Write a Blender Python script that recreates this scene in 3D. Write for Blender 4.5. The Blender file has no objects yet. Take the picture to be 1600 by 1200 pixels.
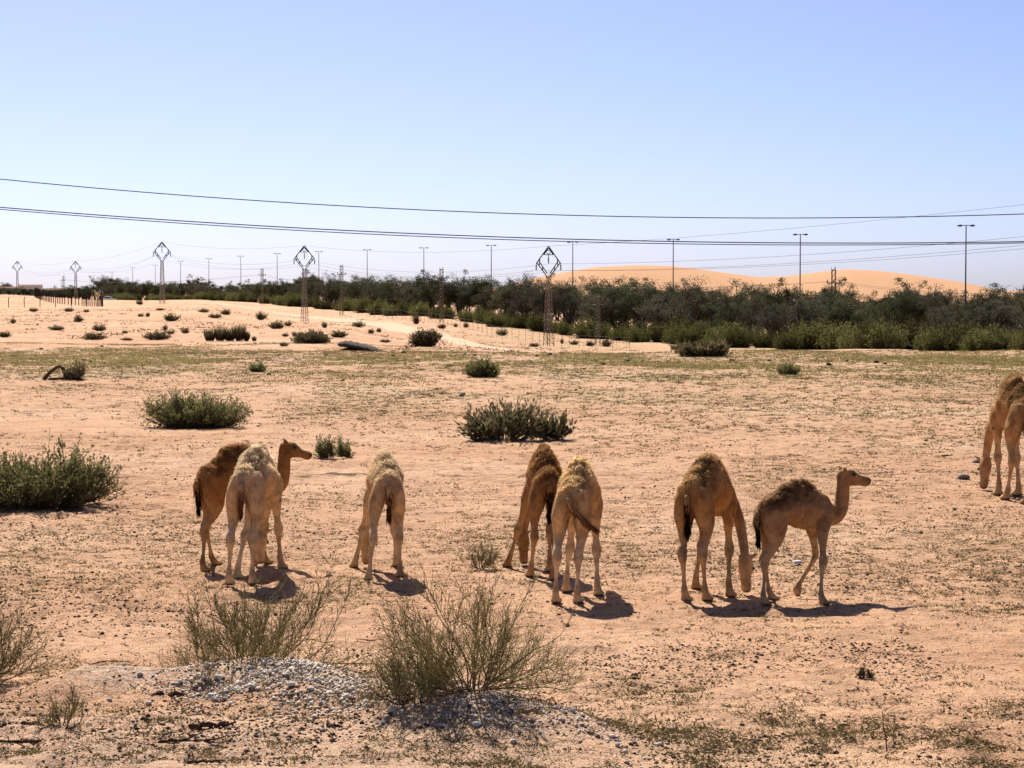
import bpy, math, random
import numpy as np
from mathutils import Vector, Matrix

SC = bpy.context.scene
COL = SC.collection
R = math.radians
rng = np.random.default_rng(7)
random.seed(7)

# ------------------------------------------------------------------ camera, sky, sun, exposure
F = 3400.0                      # focal length in pixels of the 1600 x 1200 photograph
CAMZ = 3.5
PITCH = math.atan(148.0 / F)
cam_d = bpy.data.cameras.new('camera')
cam_d.sensor_width = 36.0
cam_d.lens = F / 1600.0 * 36.0
cam_d.clip_start = 0.1
cam_d.clip_end = 20000.0
cam = bpy.data.objects.new('camera', cam_d)
COL.objects.link(cam)
cam.location = (0, 0, CAMZ)
cam.rotation_euler = (R(90) - PITCH, 0, 0)
SC.camera = cam

SUN_EL = R(48)
SUN_AZ = R(-17)                 # from +Y, positive towards +X
W = bpy.data.worlds.new('World')
SC.world = W
W.use_nodes = True
wn = W.node_tree.nodes
wl = W.node_tree.links
bg = wn['Background']
sky = wn.new('ShaderNodeTexSky')
sky.sky_type = 'NISHITA'
sky.sun_disc = False
sky.sun_elevation = SUN_EL
sky.sun_rotation = SUN_AZ
sky.altitude = 250.0
sky.air_density = 0.4
sky.dust_density = 1.4
sky.ozone_density = 8.0
tint = wn.new('ShaderNodeMix'); tint.data_type = 'RGBA'; tint.blend_type = 'MULTIPLY'
tint.inputs[0].default_value = 1.0
tint.inputs[7].default_value = (1.13, 1.035, 1.02, 1)      # white balance of the whole sky
wl.new(sky.outputs[0], tint.inputs[6])
wl.new(tint.outputs[2], bg.inputs[0])
bg.inputs[1].default_value = 0.081

sun_d = bpy.data.lights.new('sun', 'SUN')
sun_d.energy = 5.0
sun_d.angle = R(0.5)
sun_d.color = (1.0, 0.955, 0.88)
sun = bpy.data.objects.new('sun', sun_d)
COL.objects.link(sun)
sdir = Vector((math.sin(SUN_AZ) * math.cos(SUN_EL), math.cos(SUN_AZ) * math.cos(SUN_EL), math.sin(SUN_EL)))
sun.rotation_euler = sdir.to_track_quat('Z', 'Y').to_euler()
sun.location = (0, 0, 60)

SC.view_settings.view_transform = 'Standard'
SC.view_settings.look = 'None'
SC.view_settings.gamma = 1.0
SC.view_settings.exposure = 0.84
SC.view_settings.use_curve_mapping = False

# ------------------------------------------------------------------ helpers
def link(o, parent=None):
    COL.objects.link(o)
    if parent is not None:
        o.parent = parent
    return o


def tag(o, label=None, cat=None, group=None, kind=None):
    if label: o['label'] = label
    if cat: o['category'] = cat
    if group: o['group'] = group
    if kind: o['kind'] = kind
    return o


def empty(name, loc=(0, 0, 0), rz=0.0, sc=1.0):
    o = bpy.data.objects.new(name, None)
    o.location = loc
    o.rotation_euler = (0, 0, rz)
    o.scale = (sc, sc, sc)
    o.empty_display_size = 0.2
    return link(o)


def mesh_np(name, V, T, mat=None, smooth=False, cols=None):
    """V (n,3), T (m,3 or 4) -> mesh"""
    V = np.asarray(V, dtype=np.float32)
    T = np.asarray(T, dtype=np.int32)
    k = T.shape[1]
    me = bpy.data.meshes.new(name)
    me.vertices.add(len(V))
    me.vertices.foreach_set('co', V.ravel())
    me.loops.add(T.size)
    me.loops.foreach_set('vertex_index', T.ravel())
    me.polygons.add(len(T))
    me.polygons.foreach_set('loop_start', np.arange(0, T.size, k, dtype=np.int32))
    me.polygons.foreach_set('loop_total', np.full(len(T), k, dtype=np.int32))
    if smooth:
        me.polygons.foreach_set('use_smooth', np.ones(len(T), dtype=bool))
    me.update(calc_edges=True)
    if cols is not None:
        a = me.color_attributes.new('Col', 'FLOAT_COLOR', 'POINT')
        c = np.ones((len(V), 4), dtype=np.float32)
        c[:, :3] = cols
        a.data.foreach_set('color', c.ravel())
    if mat is not None:
        me.materials.append(mat)
    return me


def mobj(name, me, parent=None):
    return link(bpy.data.objects.new(name, me), parent)


class Bag:
    """collects triangles / quads for one mesh"""
    def __init__(self):
        self.v = []; self.t = []; self.n = 0

    def add(self, V, T):
        V = np.asarray(V, dtype=np.float32).reshape(-1, 3)
        T = np.asarray(T, dtype=np.int64)
        if T.shape[1] == 4:
            T = np.concatenate([T[:, [0, 1, 2]], T[:, [0, 2, 3]]])
        self.v.append(V); self.t.append(T + self.n); self.n += len(V)
        return self

    def mesh(self, name, mat, smooth=False):
        return mesh_np(name, np.concatenate(self.v), np.concatenate(self.t), mat, smooth)

    def obj(self, name, mat, parent=None, smooth=False):
        return mobj(name, self.mesh(name, mat, smooth), parent)


def norm(a):
    return a / np.maximum(np.linalg.norm(a, axis=-1, keepdims=True), 1e-9)


def segs(P0, P1, r0, r1, sides=3):
    """straight tapered tubes, vectorised"""
    P0 = np.asarray(P0, float).reshape(-1, 3); P1 = np.asarray(P1, float).reshape(-1, 3)
    n = len(P0)
    r0 = np.broadcast_to(np.asarray(r0, float), (n,)); r1 = np.broadcast_to(np.asarray(r1, float), (n,))
    d = norm(P1 - P0)
    ref = np.where(np.abs(d[:, 2:3]) > 0.9, np.array([[1., 0, 0]]), np.array([[0., 0, 1]]))
    a = norm(np.cross(d, ref)); b = np.cross(d, a)
    ang = np.arange(sides) * 2 * math.pi / sides
    ring = np.cos(ang)[None, :, None] * a[:, None, :] + np.sin(ang)[None, :, None] * b[:, None, :]
    V = np.concatenate([P0[:, None, :] + ring * r0[:, None, None], P1[:, None, :] + ring * r1[:, None, None]], axis=1)
    q = np.array([[i, (i + 1) % sides, sides + (i + 1) % sides, sides + i] for i in range(sides)])
    T = (np.arange(n) * 2 * sides)[:, None, None] + q[None]
    return V.reshape(-1, 3), T.reshape(-1, 4)


def blades(C, D, L, Wd, rg):
    """pointed thin leaves: diamond quads at C along D"""
    C = np.asarray(C, float); D = norm(np.asarray(D, float)); n = len(C)
    L = np.broadcast_to(np.asarray(L, float), (n,))[:, None]; Wd = np.broadcast_to(np.asarray(Wd, float), (n,))[:, None]
    s = norm(np.cross(D, rg.normal(size=(n, 3))))
    V = np.stack([C, C + D * L * .45 + s * Wd * .5, C + D * L, C + D * L * .45 - s * Wd * .5], axis=1)
    T = (np.arange(n) * 4)[:, None] + np.arange(4)[None]
    return V.reshape(-1, 3), T


def box(c, s, rz=0.0):
    c = np.asarray(c, float); h = np.asarray(s, float) / 2
    V = np.array([[x, y, z] for z in (-1, 1) for y in (-1, 1) for x in (-1, 1)], float) * h
    ca, sa = math.cos(rz), math.sin(rz)
    V = np.stack([V[:, 0] * ca - V[:, 1] * sa, V[:, 0] * sa + V[:, 1] * ca, V[:, 2]], 1) + c
    T = np.array([[0, 2, 3, 1], [4, 5, 7, 6], [0, 1, 5, 4], [2, 6, 7, 3], [0, 4, 6, 2], [1, 3, 7, 5]])
    return V, T


def catmull(A, sub=4):
    A = np.asarray(A, float)
    P = np.concatenate([[2 * A[0] - A[1]], A, [2 * A[-1] - A[-2]]])
    out_ = []
    for i in range(1, len(P) - 2):
        for t in np.arange(sub) / sub:
            p0, p1, p2, p3 = P[i - 1], P[i], P[i + 1], P[i + 2]
            out_.append(.5 * (2 * p1 + (p2 - p0) * t + (2 * p0 - 5 * p1 + 4 * p2 - p3) * t * t + (3 * p1 - p0 - 3 * p2 + p3) * t ** 3))
    out_.append(A[-1])
    return np.array(out_)


def loft(bag, A, side=(0, 1, 0), n=16, sub=4, pear=None):
    """A rows: x y z  a(in the bending plane)  b(sideways) ; closed tube"""
    A = catmull(A, sub)
    P = A[:, :3]; a = np.maximum(A[:, 3], .004); b = np.maximum(A[:, 4], .004)
    k = A[:, 5] if A.shape[1] > 5 else np.zeros(len(A))
    T = norm(np.gradient(P, axis=0))
    S = np.array(side, float)[None] - (T @ np.array(side, float))[:, None] * T
    S = norm(S); U = np.cross(T, S)
    U = np.where((U[:, 2:3] < 0) & (np.abs(T[:, 2:3]) < .7), -U, U)
    ang = np.arange(n) * 2 * math.pi / n
    c, s = np.cos(ang), np.sin(ang)
    w = c[None] * (1 - k[:, None] * np.maximum(s, 0)[None])
    V = P[:, None] + U[:, None] * (a[:, None] * s[None])[:, :, None] + S[:, None] * (b[:, None] * w)[:, :, None]
    m = len(P)
    V = np.concatenate([V.reshape(-1, 3), P[:1], P[-1:]])
    q = []
    for i in range(m - 1):
        for j in range(n):
            j2 = (j + 1) % n
            q.append([i * n + j, i * n + j2, (i + 1) * n + j2]); q.append([i * n + j, (i + 1) * n + j2, (i + 1) * n + j])
    for j in range(n):
        j2 = (j + 1) % n
        q.append([m * n, j2, j]); q.append([m * n + 1, (m - 1) * n + j, (m - 1) * n + j2])
    bag.add(V, np.array(q))


def ellipsoid(bag, c, r, n=12, m=8):
    V = []; T = []
    for i in range(m + 1):
        th = math.pi * i / m
        for j in range(n):
            ph = 2 * math.pi * j / n
            V.append([c[0] + r[0] * math.sin(th) * math.cos(ph), c[1] + r[1] * math.sin(th) * math.sin(ph), c[2] + r[2] * math.cos(th)])
    for i in range(m):
        for j in range(n):
            j2 = (j + 1) % n
            T.append([i * n + j, (i + 1) * n + j, (i + 1) * n + j2]); T.append([i * n + j, (i + 1) * n + j2, i * n + j2])
    bag.add(V, np.array(T))


# value noise -------------------------------------------------------
def _h(ix, iy, seed):
    n = (ix.astype(np.int64) * 374761393 + iy.astype(np.int64) * 668265263 + seed * 1442695041) & 0xffffffff
    n = ((n ^ (n >> 13)) * 1274126177) & 0xffffffff
    n = n ^ (n >> 16)
    return (n & 0xffff) / 65535.0


def vnoise(x, y, seed=0):
    x = np.asarray(x, float); y = np.asarray(y, float)
    ix = np.floor(x); iy = np.floor(y)
    fx = x - ix; fy = y - iy
    fx = fx * fx * (3 - 2 * fx); fy = fy * fy * (3 - 2 * fy)
    a = _h(ix, iy, seed); b = _h(ix + 1, iy, seed); c = _h(ix, iy + 1, seed); d = _h(ix + 1, iy + 1, seed)
    return (a + (b - a) * fx) + ((c + (d - c) * fx) - (a + (b - a) * fx)) * fy


def fbm(x, y, seed=0, o=3):
    t = 0; a = 1.0; s = 0
    for k in range(o):
        t = t + a * vnoise(x * 2 ** k, y * 2 ** k, seed + k * 17); s += a; a *= 0.5
    return t / s


def sstep(a, b, x):
    t = np.clip((np.asarray(x, float) - a) / (b - a), 0, 1)
    return t * t * (3 - 2 * t)


# ------------------------------------------------------------------ terrain height
T_PX = np.array([-800, 0, 160, 300, 500, 650, 800, 900, 1200, 1600, 2400], float)
T_D = np.array([118, 150, 200, 281, 365, 420, 470, 520, 620, 800, 1200], float)
T_Z = np.array([
    [0, 0, 0, 0, 0, 0, 0, 0, 0, 0, 0],
    [0, 0, 0, 0, 0, -.3, -.8, -1.2, -1.5, -1.6, -1.6],
    [0, 0, 0, 0, 0, -1.2, -2.2, -2.6, -2.9, -3.1, -3.1],
    [0, 0, 0, .1, -1.2, -2.2, -3.5, -4.0, -4.0, -4.0, -4.0],
    [0, -.2, -.1, .3, -2.2, -2.1, -3.1, -3.8, -4.0, -4.0, -4.0],
    [0, -.4, -.2, .5, -1.6, -1.7, -2.6, -3.4, -3.8, -3.9, -4.0],
    [.5, -.1, -.2, .75, -.9, -1.2, -2.3, -3.0, -3.6, -3.8, -3.8],
    [1.5, 2.2, 1.2, .8, -.6, -1.0, -2.0, -2.8, -3.4, -3.5, -3.5],
    [1.5, 2.0, -.3, .2, -.4, -.8, -1.5, -2.4, -3.0, -3.0, -3.0],
    [1.0, 1.0, -.2, .1, 0, -.5, -1.0, -1.5, -2.0, -2.0, -2.0],
    [0, 0, 0, 0, 0, 0, 0, 0, 0, 0, 0]], float)


def big_z(X, Y):
    X = np.asarray(X, float); Y = np.asarray(Y, float)
    Yc = np.maximum(Y, 10.0)
    px = np.clip(800 + F * X / Yc, T_PX[0], T_PX[-1] - 1)
    D = np.clip(Yc, T_D[0], T_D[-1] - .01)
    i = np.clip(np.searchsorted(T_PX, px, side='right') - 1, 0, len(T_PX) - 2)
    j = np.clip(np.searchsorted(T_D, D, side='right') - 1, 0, len(T_D) - 2)
    fx = (px - T_PX[i]) / (T_PX[i + 1] - T_PX[i]); fy = (D - T_D[j]) / (T_D[j + 1] - T_D[j])
    fx = fx * fx * (3 - 2 * fx)
    z0 = T_Z[j, i] * (1 - fx) + T_Z[j, i + 1] * fx
    z1 = T_Z[j + 1, i] * (1 - fx) + T_Z[j + 1, i + 1] * fx
    return z0 * (1 - fy) + z1 * fy


MOUND = [(-3.5, 18.9), (-2.9, 19.05), (-2.2, 19.0), (-1.55, 18.65), (-.9, 18.2), (-.3, 17.6), (.3, 17.0), (.8, 16.5)]


def seg_dist(X, Y, poly):
    best = np.full(np.shape(X), 1e9)
    for (ax, ay), (bx, by) in zip(poly[:-1], poly[1:]):
        dx, dy = bx - ax, by - ay
        t = np.clip(((X - ax) * dx + (Y - ay) * dy) / (dx * dx + dy * dy), 0, 1)
        best = np.minimum(best, np.hypot(X - ax - t * dx, Y - ay - t * dy))
    return best


def hz(X, Y, fine=False):
    X = np.asarray(X, float); Y = np.asarray(Y, float)
    z = big_z(X, Y)
    far = sstep(90, 220, Y)
    z = z + (fbm(X / 7.0, Y / 9.0, 3, 3) - .5) * (.16 * (1 - far) + .5 * far)
    z = z + (fbm(X / 45.0, Y / 60.0, 9, 2) - .5) * .7 * sstep(60, 250, Y) * (1 - .6 * sstep(500, 900, Y))
    # gravel mound in the foreground, sand bank behind the plants
    m = np.exp(-(seg_dist(X, Y, MOUND) / .6) ** 2)
    z = z + .23 * m * (.7 + .6 * vnoise(X / .5, Y / .6, 97)) * (1 - sstep(0.0, 1.6, X))
    z = z + .10 * sstep(19.5, 17.0, Y) * sstep(1.2, -1.5, X)
    # low rim at the far edge of the flat
    z = z + (.22 * fbm(X / 5.0, Y / 7.0, 21, 2) - .05) * np.exp(-((Y - 117) / 7.0) ** 2) * sstep(0, 12, X)
    if fine:
        amp = (1 - sstep(60, 110, Y))
        tr = fbm(X / 3.1, Y / 4.2, 31, 2)
        tr = .35 + .65 * sstep(.35, .62, tr)
        n1 = fbm(X / .42, Y / .36, 41, 2) - .5
        n2 = vnoise(X / .17, Y / .15, 47) - .5
        pits = np.minimum(fbm(X / .30, Y / .30, 53, 1) - .32, 0)
        z = z + amp * tr * (n1 * .085 + n2 * .034 + pits * .22)
    return z


def hz1(x, y):
    return float(hz(np.array([x]), np.array([y]))[0])


def ray(px, py):
    u = (px - 800) / F; v = (600 - py) / F
    c, s = math.cos(PITCH), math.sin(PITCH)
    return np.array([u, c + v * s, -s + v * c])


def ground_at(px, py):
    """first hit of the pixel's line of sight with the ground"""
    d = ray(px, py)
    t = np.concatenate([np.arange(9, 60, .05), np.arange(60, 200, .25), np.arange(200, 1500, 1.0)])
    P = d[None] * t[:, None]
    dz = CAMZ + P[:, 2] - hz(P[:, 0], P[:, 1])
    k = np.argmax(dz < 0) if (dz < 0).any() else len(t) - 1
    if k > 0:
        f = dz[k - 1] / max(dz[k - 1] - dz[k], 1e-9)
        tt = t[k - 1] + (t[k] - t[k - 1]) * f
    else:
        tt = t[0]
    x, y = d[0] * tt, d[1] * tt
    return float(x), float(y), hz1(x, y)


def at_depth(px, D):
    x = (px - 800) / F * D
    return x, D, hz1(x, D)


# ------------------------------------------------------------------ materials
def new_mat(name):
    m = bpy.data.materials.new(name)
    m.use_nodes = True
    nt = m.node_tree
    nt.nodes.clear()
    out = nt.nodes.new('ShaderNodeOutputMaterial')
    return m, nt, out


def nd(nt, t, **kw):
    n = nt.nodes.new(t)
    for k, v in kw.items():
        setattr(n, k, v)
    return n


def noise(nt, scale, detail=3, rough=.6, vec=None, dims='3D'):
    n = nd(nt, 'ShaderNodeTexNoise')
    n.inputs['Scale'].default_value = scale; n.inputs['Detail'].default_value = detail; n.inputs['Roughness'].default_value = rough
    if vec is not None: nt.links.new(vec, n.inputs['Vector'])
    return n.outputs['Fac']


def ramp(nt, fac, stops):
    r = nd(nt, 'ShaderNodeValToRGB')
    e = r.color_ramp.elements
    while len(e) < len(stops): e.new(.5)
    for k, (p, c) in enumerate(stops):
        e[k].position = p
        e[k].color = (c[0], c[1], c[2], 1) if hasattr(c, '__len__') else (c, c, c, 1)
    nt.links.new(fac, r.inputs[0])
    return r.outputs[0]


def mixc(nt, fac, a, b, mode='MIX'):
    m = nd(nt, 'ShaderNodeMix', data_type='RGBA', blend_type=mode)
    for s, v in ((m.inputs[0], fac), (m.inputs[6], a), (m.inputs[7], b)):
        if hasattr(v, 'links'): nt.links.new(v, s)
        elif hasattr(v, '__len__'): s.default_value = (v[0], v[1], v[2], 1)
        else: s.default_value = v
    return m.outputs[2]


def simple_mat(name, color, rough=.7, metal=0.0, var=.25, scale=6.0, bump=0.0):
    m, nt, out = new_mat(name)
    p = nd(nt, 'ShaderNodeBsdfPrincipled')
    tc = nd(nt, 'ShaderNodeTexCoord').outputs['Object']
    n = noise(nt, scale, 4, .65, tc)
    c = mixc(nt, n, [x * (1 - var) for x in color], [min(1, x * (1 + var)) for x in color])
    nt.links.new(c, p.inputs['Base Color'])
    p.inputs['Roughness'].default_value = rough
    p.inputs['Metallic'].default_value = metal
    p.inputs['Specular IOR Level'].default_value = .3 if rough < .5 else .08
    if bump:
        b = nd(nt, 'ShaderNodeBump'); b.inputs['Strength'].default_value = bump; b.inputs['Distance'].default_value = .05
        nt.links.new(noise(nt, scale * 3, 5, .7, tc), b.inputs['Height']); nt.links.new(b.outputs[0], p.inputs['Normal'])
    nt.links.new(p.outputs[0], out.inputs[0])
    return m


def leaf_mat(name, stops, trans=.3, objvar=.25):
    """stops: list of colours picked at random for each leaf"""
    m, nt, out = new_mat(name)
    g = nd(nt, 'ShaderNodeNewGeometry').outputs['Random Per Island']
    k = len(stops)
    c = ramp(nt, g, [(i / max(k - 1, 1), s) for i, s in enumerate(stops)])
    oi = nd(nt, 'ShaderNodeObjectInfo').outputs['Random']
    mr = nd(nt, 'ShaderNodeMapRange'); nt.links.new(oi, mr.inputs[0])
    mr.inputs[3].default_value = 1 - objvar; mr.inputs[4].default_value = 1 + objvar
    c = mixc(nt, 1.0, c, mr.outputs[0], 'MULTIPLY')
    d = nd(nt, 'ShaderNodeBsdfDiffuse'); t = nd(nt, 'ShaderNodeBsdfTranslucent')
    nt.links.new(c, d.inputs[0]); nt.links.new(c, t.inputs[0])
    ms = nd(nt, 'ShaderNodeMixShader'); ms.inputs[0].default_value = trans
    nt.links.new(d.outputs[0], ms.inputs[1]); nt.links.new(t.outputs[0], ms.inputs[2])
    nt.links.new(ms.outputs[0], out.inputs[0])
    return m


def ground_mat():
    m, nt, out = new_mat('desert_sand')
    L = nt.links
    tc = nd(nt, 'ShaderNodeTexCoord').outputs['Object']
    at = nd(nt, 'ShaderNodeAttribute', attribute_name='Col')
    sep = nd(nt, 'ShaderNodeSeparateColor'); L.new(at.outputs['Color'], sep.inputs[0])
    big = noise(nt, .09, 4, .6, tc)
    mid = noise(nt, .9, 5, .65, tc)
    fin = noise(nt, 9.0, 5, .7, tc)
    grain = noise(nt, 70.0, 3, .8, tc)
    c = ramp(nt, big, [(.30, (.56, .308, .172)), (.5, (.635, .37, .216)), (.70, (.70, .45, .283))])
    c2 = ramp(nt, mid, [(.30, (.72, .69, .66)), (.52, (1, 1, 1)), (.75, (1.12, 1.13, 1.12))])
    c = mixc(nt, 1.0, c, c2, 'MULTIPLY')
    c3 = ramp(nt, fin, [(.30, (.55, .50, .46)), (.47, (1, 1, 1)), (.75, (1.10, 1.11, 1.12))])
    c = mixc(nt, .85, c, c3, 'MULTIPLY')
    c4 = ramp(nt, grain, [(.30, (.55, .50, .46)), (.5, (1, 1, 1)), (.72, (1.18, 1.18, 1.18))])
    c = mixc(nt, .8, c, c4, 'MULTIPLY')
    # sparse grass litter (attribute red), pale gravel (green), golden dune sand (blue)
    gn = noise(nt, 2.4, 5, .75, tc)
    gm = nd(nt, 'ShaderNodeMath', operation='MULTIPLY'); L.new(sep.outputs[0], gm.inputs[0])
    L.new(ramp(nt, gn, [(.42, 0.0), (.60, 1.0)]), gm.inputs[1])
    c = mixc(nt, gm.outputs[0], c, (.30, .24, .105))
    vn = noise(nt, 14.0, 4, .8, tc)
    gg = nd(nt, 'ShaderNodeMath', operation='MULTIPLY'); L.new(sep.outputs[1], gg.inputs[0])
    L.new(ramp(nt, vn, [(.40, 0.0), (.62, .8)]), gg.inputs[1])
    c = mixc(nt, gg.outputs[0], c, (.60, .52, .44))
    c = mixc(nt, sep.outputs[2], c, (.50, .272, .140))
    p = nd(nt, 'ShaderNodeBsdfPrincipled')
    L.new(c, p.inputs['Base Color'])
    p.inputs['Roughness'].default_value = .95
    p.inputs['Specular IOR Level'].default_value = .12
    # relief: trampled sand, ripples and grain
    mp = nd(nt, 'ShaderNodeMapping'); L.new(tc, mp.inputs[0]); mp.inputs['Scale'].default_value = (1.0, .8, 1.0)
    b1 = nd(nt, 'ShaderNodeBump'); b1.inputs['Strength'].default_value = 1.0; b1.inputs['Distance'].default_value = .30
    L.new(noise(nt, 2.6, 5, .72, mp.outputs[0]), b1.inputs['Height'])
    b2 = nd(nt, 'ShaderNodeBump'); b2.inputs['Strength'].default_value = .9; b2.inputs['Distance'].default_value = .055
    L.new(noise(nt, 16.0, 5, .75, mp.outputs[0]), b2.inputs['Height']); L.new(b1.outputs[0], b2.inputs['Normal'])
    b3 = nd(nt, 'ShaderNodeBump'); b3.inputs['Strength'].default_value = .8; b3.inputs['Distance'].default_value = .012
    L.new(grain, b3.inputs['Height']); L.new(b2.outputs[0], b3.inputs['Normal'])
    L.new(b3.outputs[0], p.inputs['Normal'])
    L.new(p.outputs[0], out.inputs[0])
    return m


def fur_mat(name, trans=0.0):
    m, nt, out = new_mat(name)
    L = nt.links
    tc = nd(nt, 'ShaderNodeTexCoord').outputs['Object']
    at = nd(nt, 'ShaderNodeAttribute', attribute_name='Col').outputs['Color']
    mp = nd(nt, 'ShaderNodeMapping'); L.new(tc, mp.inputs[0]); mp.inputs['Scale'].default_value = (1, 1, .35)
    n1 = ramp(nt, noise(nt, 55.0, 4, .7, mp.outputs[0]), [(.3, (.68, .66, .64)), (.55, (1, 1, 1)), (.8, (1.15, 1.15, 1.15))])
    n2 = ramp(nt, noise(nt, 7.0, 3, .6, tc), [(.3, (.66, .62, .58)), (.6, (1.08, 1.08, 1.08))])
    c = mixc(nt, 1.0, at, n1, 'MULTIPLY'); c = mixc(nt, 1.0, c, n2, 'MULTIPLY')
    if trans:
        d = nd(nt, 'ShaderNodeBsdfDiffuse'); t = nd(nt, 'ShaderNodeBsdfTranslucent')
        L.new(c, d.inputs[0]); L.new(c, t.inputs[0])
        ms = nd(nt, 'ShaderNodeMixShader'); ms.inputs[0].default_value = trans
        L.new(d.outputs[0], ms.inputs[1]); L.new(t.outputs[0], ms.inputs[2]); L.new(ms.outputs[0], out.inputs[0])
    else:
        p = nd(nt, 'ShaderNodeBsdfPrincipled'); L.new(c, p.inputs['Base Color'])
        p.inputs['Roughness'].default_value = .85; p.inputs['Specular IOR Level'].default_value = .06
        b = nd(nt, 'ShaderNodeBump'); b.inputs['Strength'].default_value = .8; b.inputs['Distance'].default_value = .02
        L.new(noise(nt, 60.0, 4, .75, mp.outputs[0]), b.inputs['Height']); L.new(b.outputs[0], p.inputs['Normal'])
        L.new(p.outputs[0], out.inputs[0])
    return m


M = {}
M['ground'] = ground_mat()
M['fur'] = fur_mat('camel_fur')
M['wool'] = fur_mat('camel_wool', .6)
M['eye'] = simple_mat('camel_eye', (.012, .008, .006), .15, 0, .1)
M['track'] = simple_mat('track_dust', (.55, .365, .24), .95, 0, .16, .5, .3)
M['steel'] = simple_mat('weathered_steel', (.055, .048, .043), .6, .3, .3, 3)
M['steel_pale'] = simple_mat('dusty_steel', (.26, .21, .165), .6, .2, .3, 3)
M['fence'] = simple_mat('dark_fence_steel', (.022, .018, .016), .8, 0, .2)
M['insul'] = simple_mat('brown_porcelain', (.05, .03, .025), .3, 0, .2)
M['cable'] = simple_mat('dark_cable', (.075, .07, .07), .6, 0, .2)
M['lamp'] = simple_mat('lamp_housing', (.10, .10, .10), .5, .2, .2)
M['pole'] = simple_mat('lamp_pole_paint', (.13, .13, .13), .5, .3, .2)
M['wood'] = simple_mat('dead_wood', (.15, .085, .052), .95, 0, .6, 22, 1.0)
M['twig'] = leaf_mat('twig_green', [(.33, .30, .14), (.42, .37, .19), (.26, .24, .105), (.50, .40, .24), (.18, .16, .07)], .5, .1)
M['stem'] = simple_mat('brown_stem', (.15, .095, .055), .9, 0, .4, 10)
M['shrub'] = leaf_mat('shrub_leaf', [(.14, .138, .05), (.21, .195, .078), (.10, .098, .038), (.26, .225, .095)], .45, .2)
M['shrubdk'] = leaf_mat('dark_shrub_leaf', [(.11, .097, .048), (.165, .14, .07), (.08, .068, .035), (.20, .17, .085)], .4, .2)
M['scrub'] = leaf_mat('dry_scrub', [(.12, .092, .048), (.17, .13, .07), (.085, .07, .034), (.14, .12, .05)], .35, .3)
M['tuft'] = leaf_mat('weed_leaf', [(.12, .105, .036), (.19, .155, .062), (.08, .073, .026), (.28, .20, .10), (.13, .12, .042)], .2, .0)
M['grass'] = leaf_mat('thin_grass', [(.22, .19, .065), (.31, .26, .10), (.17, .15, .05), (.38, .30, .14)], .4, .0)
M['straw'] = leaf_mat('straw_litter', [(.20, .12, .06), (.09, .05, .028), (.40, .28, .16), (.055, .032, .02), (.13, .075, .04)], .1, .0)
M['tree'] = leaf_mat('ghaf_leaf', [(.066, .074, .038), (.098, .103, .052), (.046, .052, .029), (.125, .122, .065)], .3, .45)
M['treegr'] = leaf_mat('grey_leaf', [(.090, .088, .056), (.12, .113, .074), (.062, .062, .042), (.145, .135, .088)], .25, .35)
M['bush'] = leaf_mat('bush_leaf', [(.105, .11, .034), (.155, .152, .05), (.073, .078, .027), (.20, .185, .065)], .4, .45)
M['bark'] = simple_mat('tree_bark', (.075, .055, .04), .9, 0, .3, 2)
M['white_stone'] = simple_mat('pale_limestone', (.80, .74, .66), .9, 0, .22, 20, .6)
M['dark_stone'] = simple_mat('dark_stone', (.065, .05, .042), .8, 0, .4, 9, .6)
M['grey_stone'] = simple_mat('grey_stone', (.24, .22, .19), .85, 0, .3, 12, .6)
M['pebble'] = leaf_mat('pebbles', [(.05, .035, .028), (.10, .065, .045), (.05, .035, .028), (.22, .14, .095), (.06, .042, .032), (.42, .33, .26), (.035, .026, .02)], 0.0, 0)
M['gravel'] = leaf_mat('white_gravel', [(.74, .66, .56), (.50, .41, .32), (.82, .75, .65), (.18, .125, .09), (.62, .51, .40), (.38, .28, .20)], 0.0, 0)
M['house'] = simple_mat('house_plaster', (.80, .72, .60), .9, 0, .08, .3)
M['glass'] = simple_mat('dark_glass', (.03, .035, .04), .1, 0, .1)
M['carpaint'] = simple_mat('white_car_paint', (.75, .75, .74), .25, 0, .03)
M['rubber'] = simple_mat('rubber', (.02, .02, .02), .8, 0, .1)
M['white'] = simple_mat('white_plastic', (.62, .61, .58), .5, 0, .05)

# ------------------------------------------------------------------ ground sheet
def dens_grass(px, py, X, Y):
    """how much low growth stands at a place of the flat (0..1)"""
    n = fbm(X / 2.6, Y / 3.6, 61, 3)
    n2 = fbm(X / 9.0, Y / 14.0, 71, 2)
    d = .16 + .75 * sstep(.42, .68, n) * (.4 + .9 * n2)
    band = np.exp(-((py - 563) / 22.0) ** 2)
    d = d + .8 * band * (.35 + .9 * sstep(.35, .65, fbm(X / 6.0, Y / 12.0, 73, 3)))
    d = d + .55 * np.exp(-((py - 645) / 28.0) ** 2) * (sstep(380, 520, px) * (1 - .4 * sstep(900, 1100, px)))
    d = d + .35 * sstep(560, 600, py) * sstep(760, 600, py) * sstep(880, 1050, px)
    d = d + .75 * np.exp(-((py - 855) / 55.0) ** 2) * (.55 + .45 * sstep(900, 1150, px))
    d = d + 1.1 * sstep(1050, 1110, py) * (.3 + .7 * sstep(700, 950, px)) * sstep(.44, .62, fbm(X / .7, Y / .9, 67, 2))
    bare = np.exp(-((py - 735) / 42.0) ** 2) * sstep(1050, 850, px)
    bare = np.maximum(bare, np.exp(-((py - 1000) / 38.0) ** 2) * .85)
    bare = np.maximum(bare, np.exp(-((py - 668) / 20.0) ** 2) * sstep(430, 250, px))
    d = d * (1 - .9 * bare)
    return np.clip(d, 0, 1.3)


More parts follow.
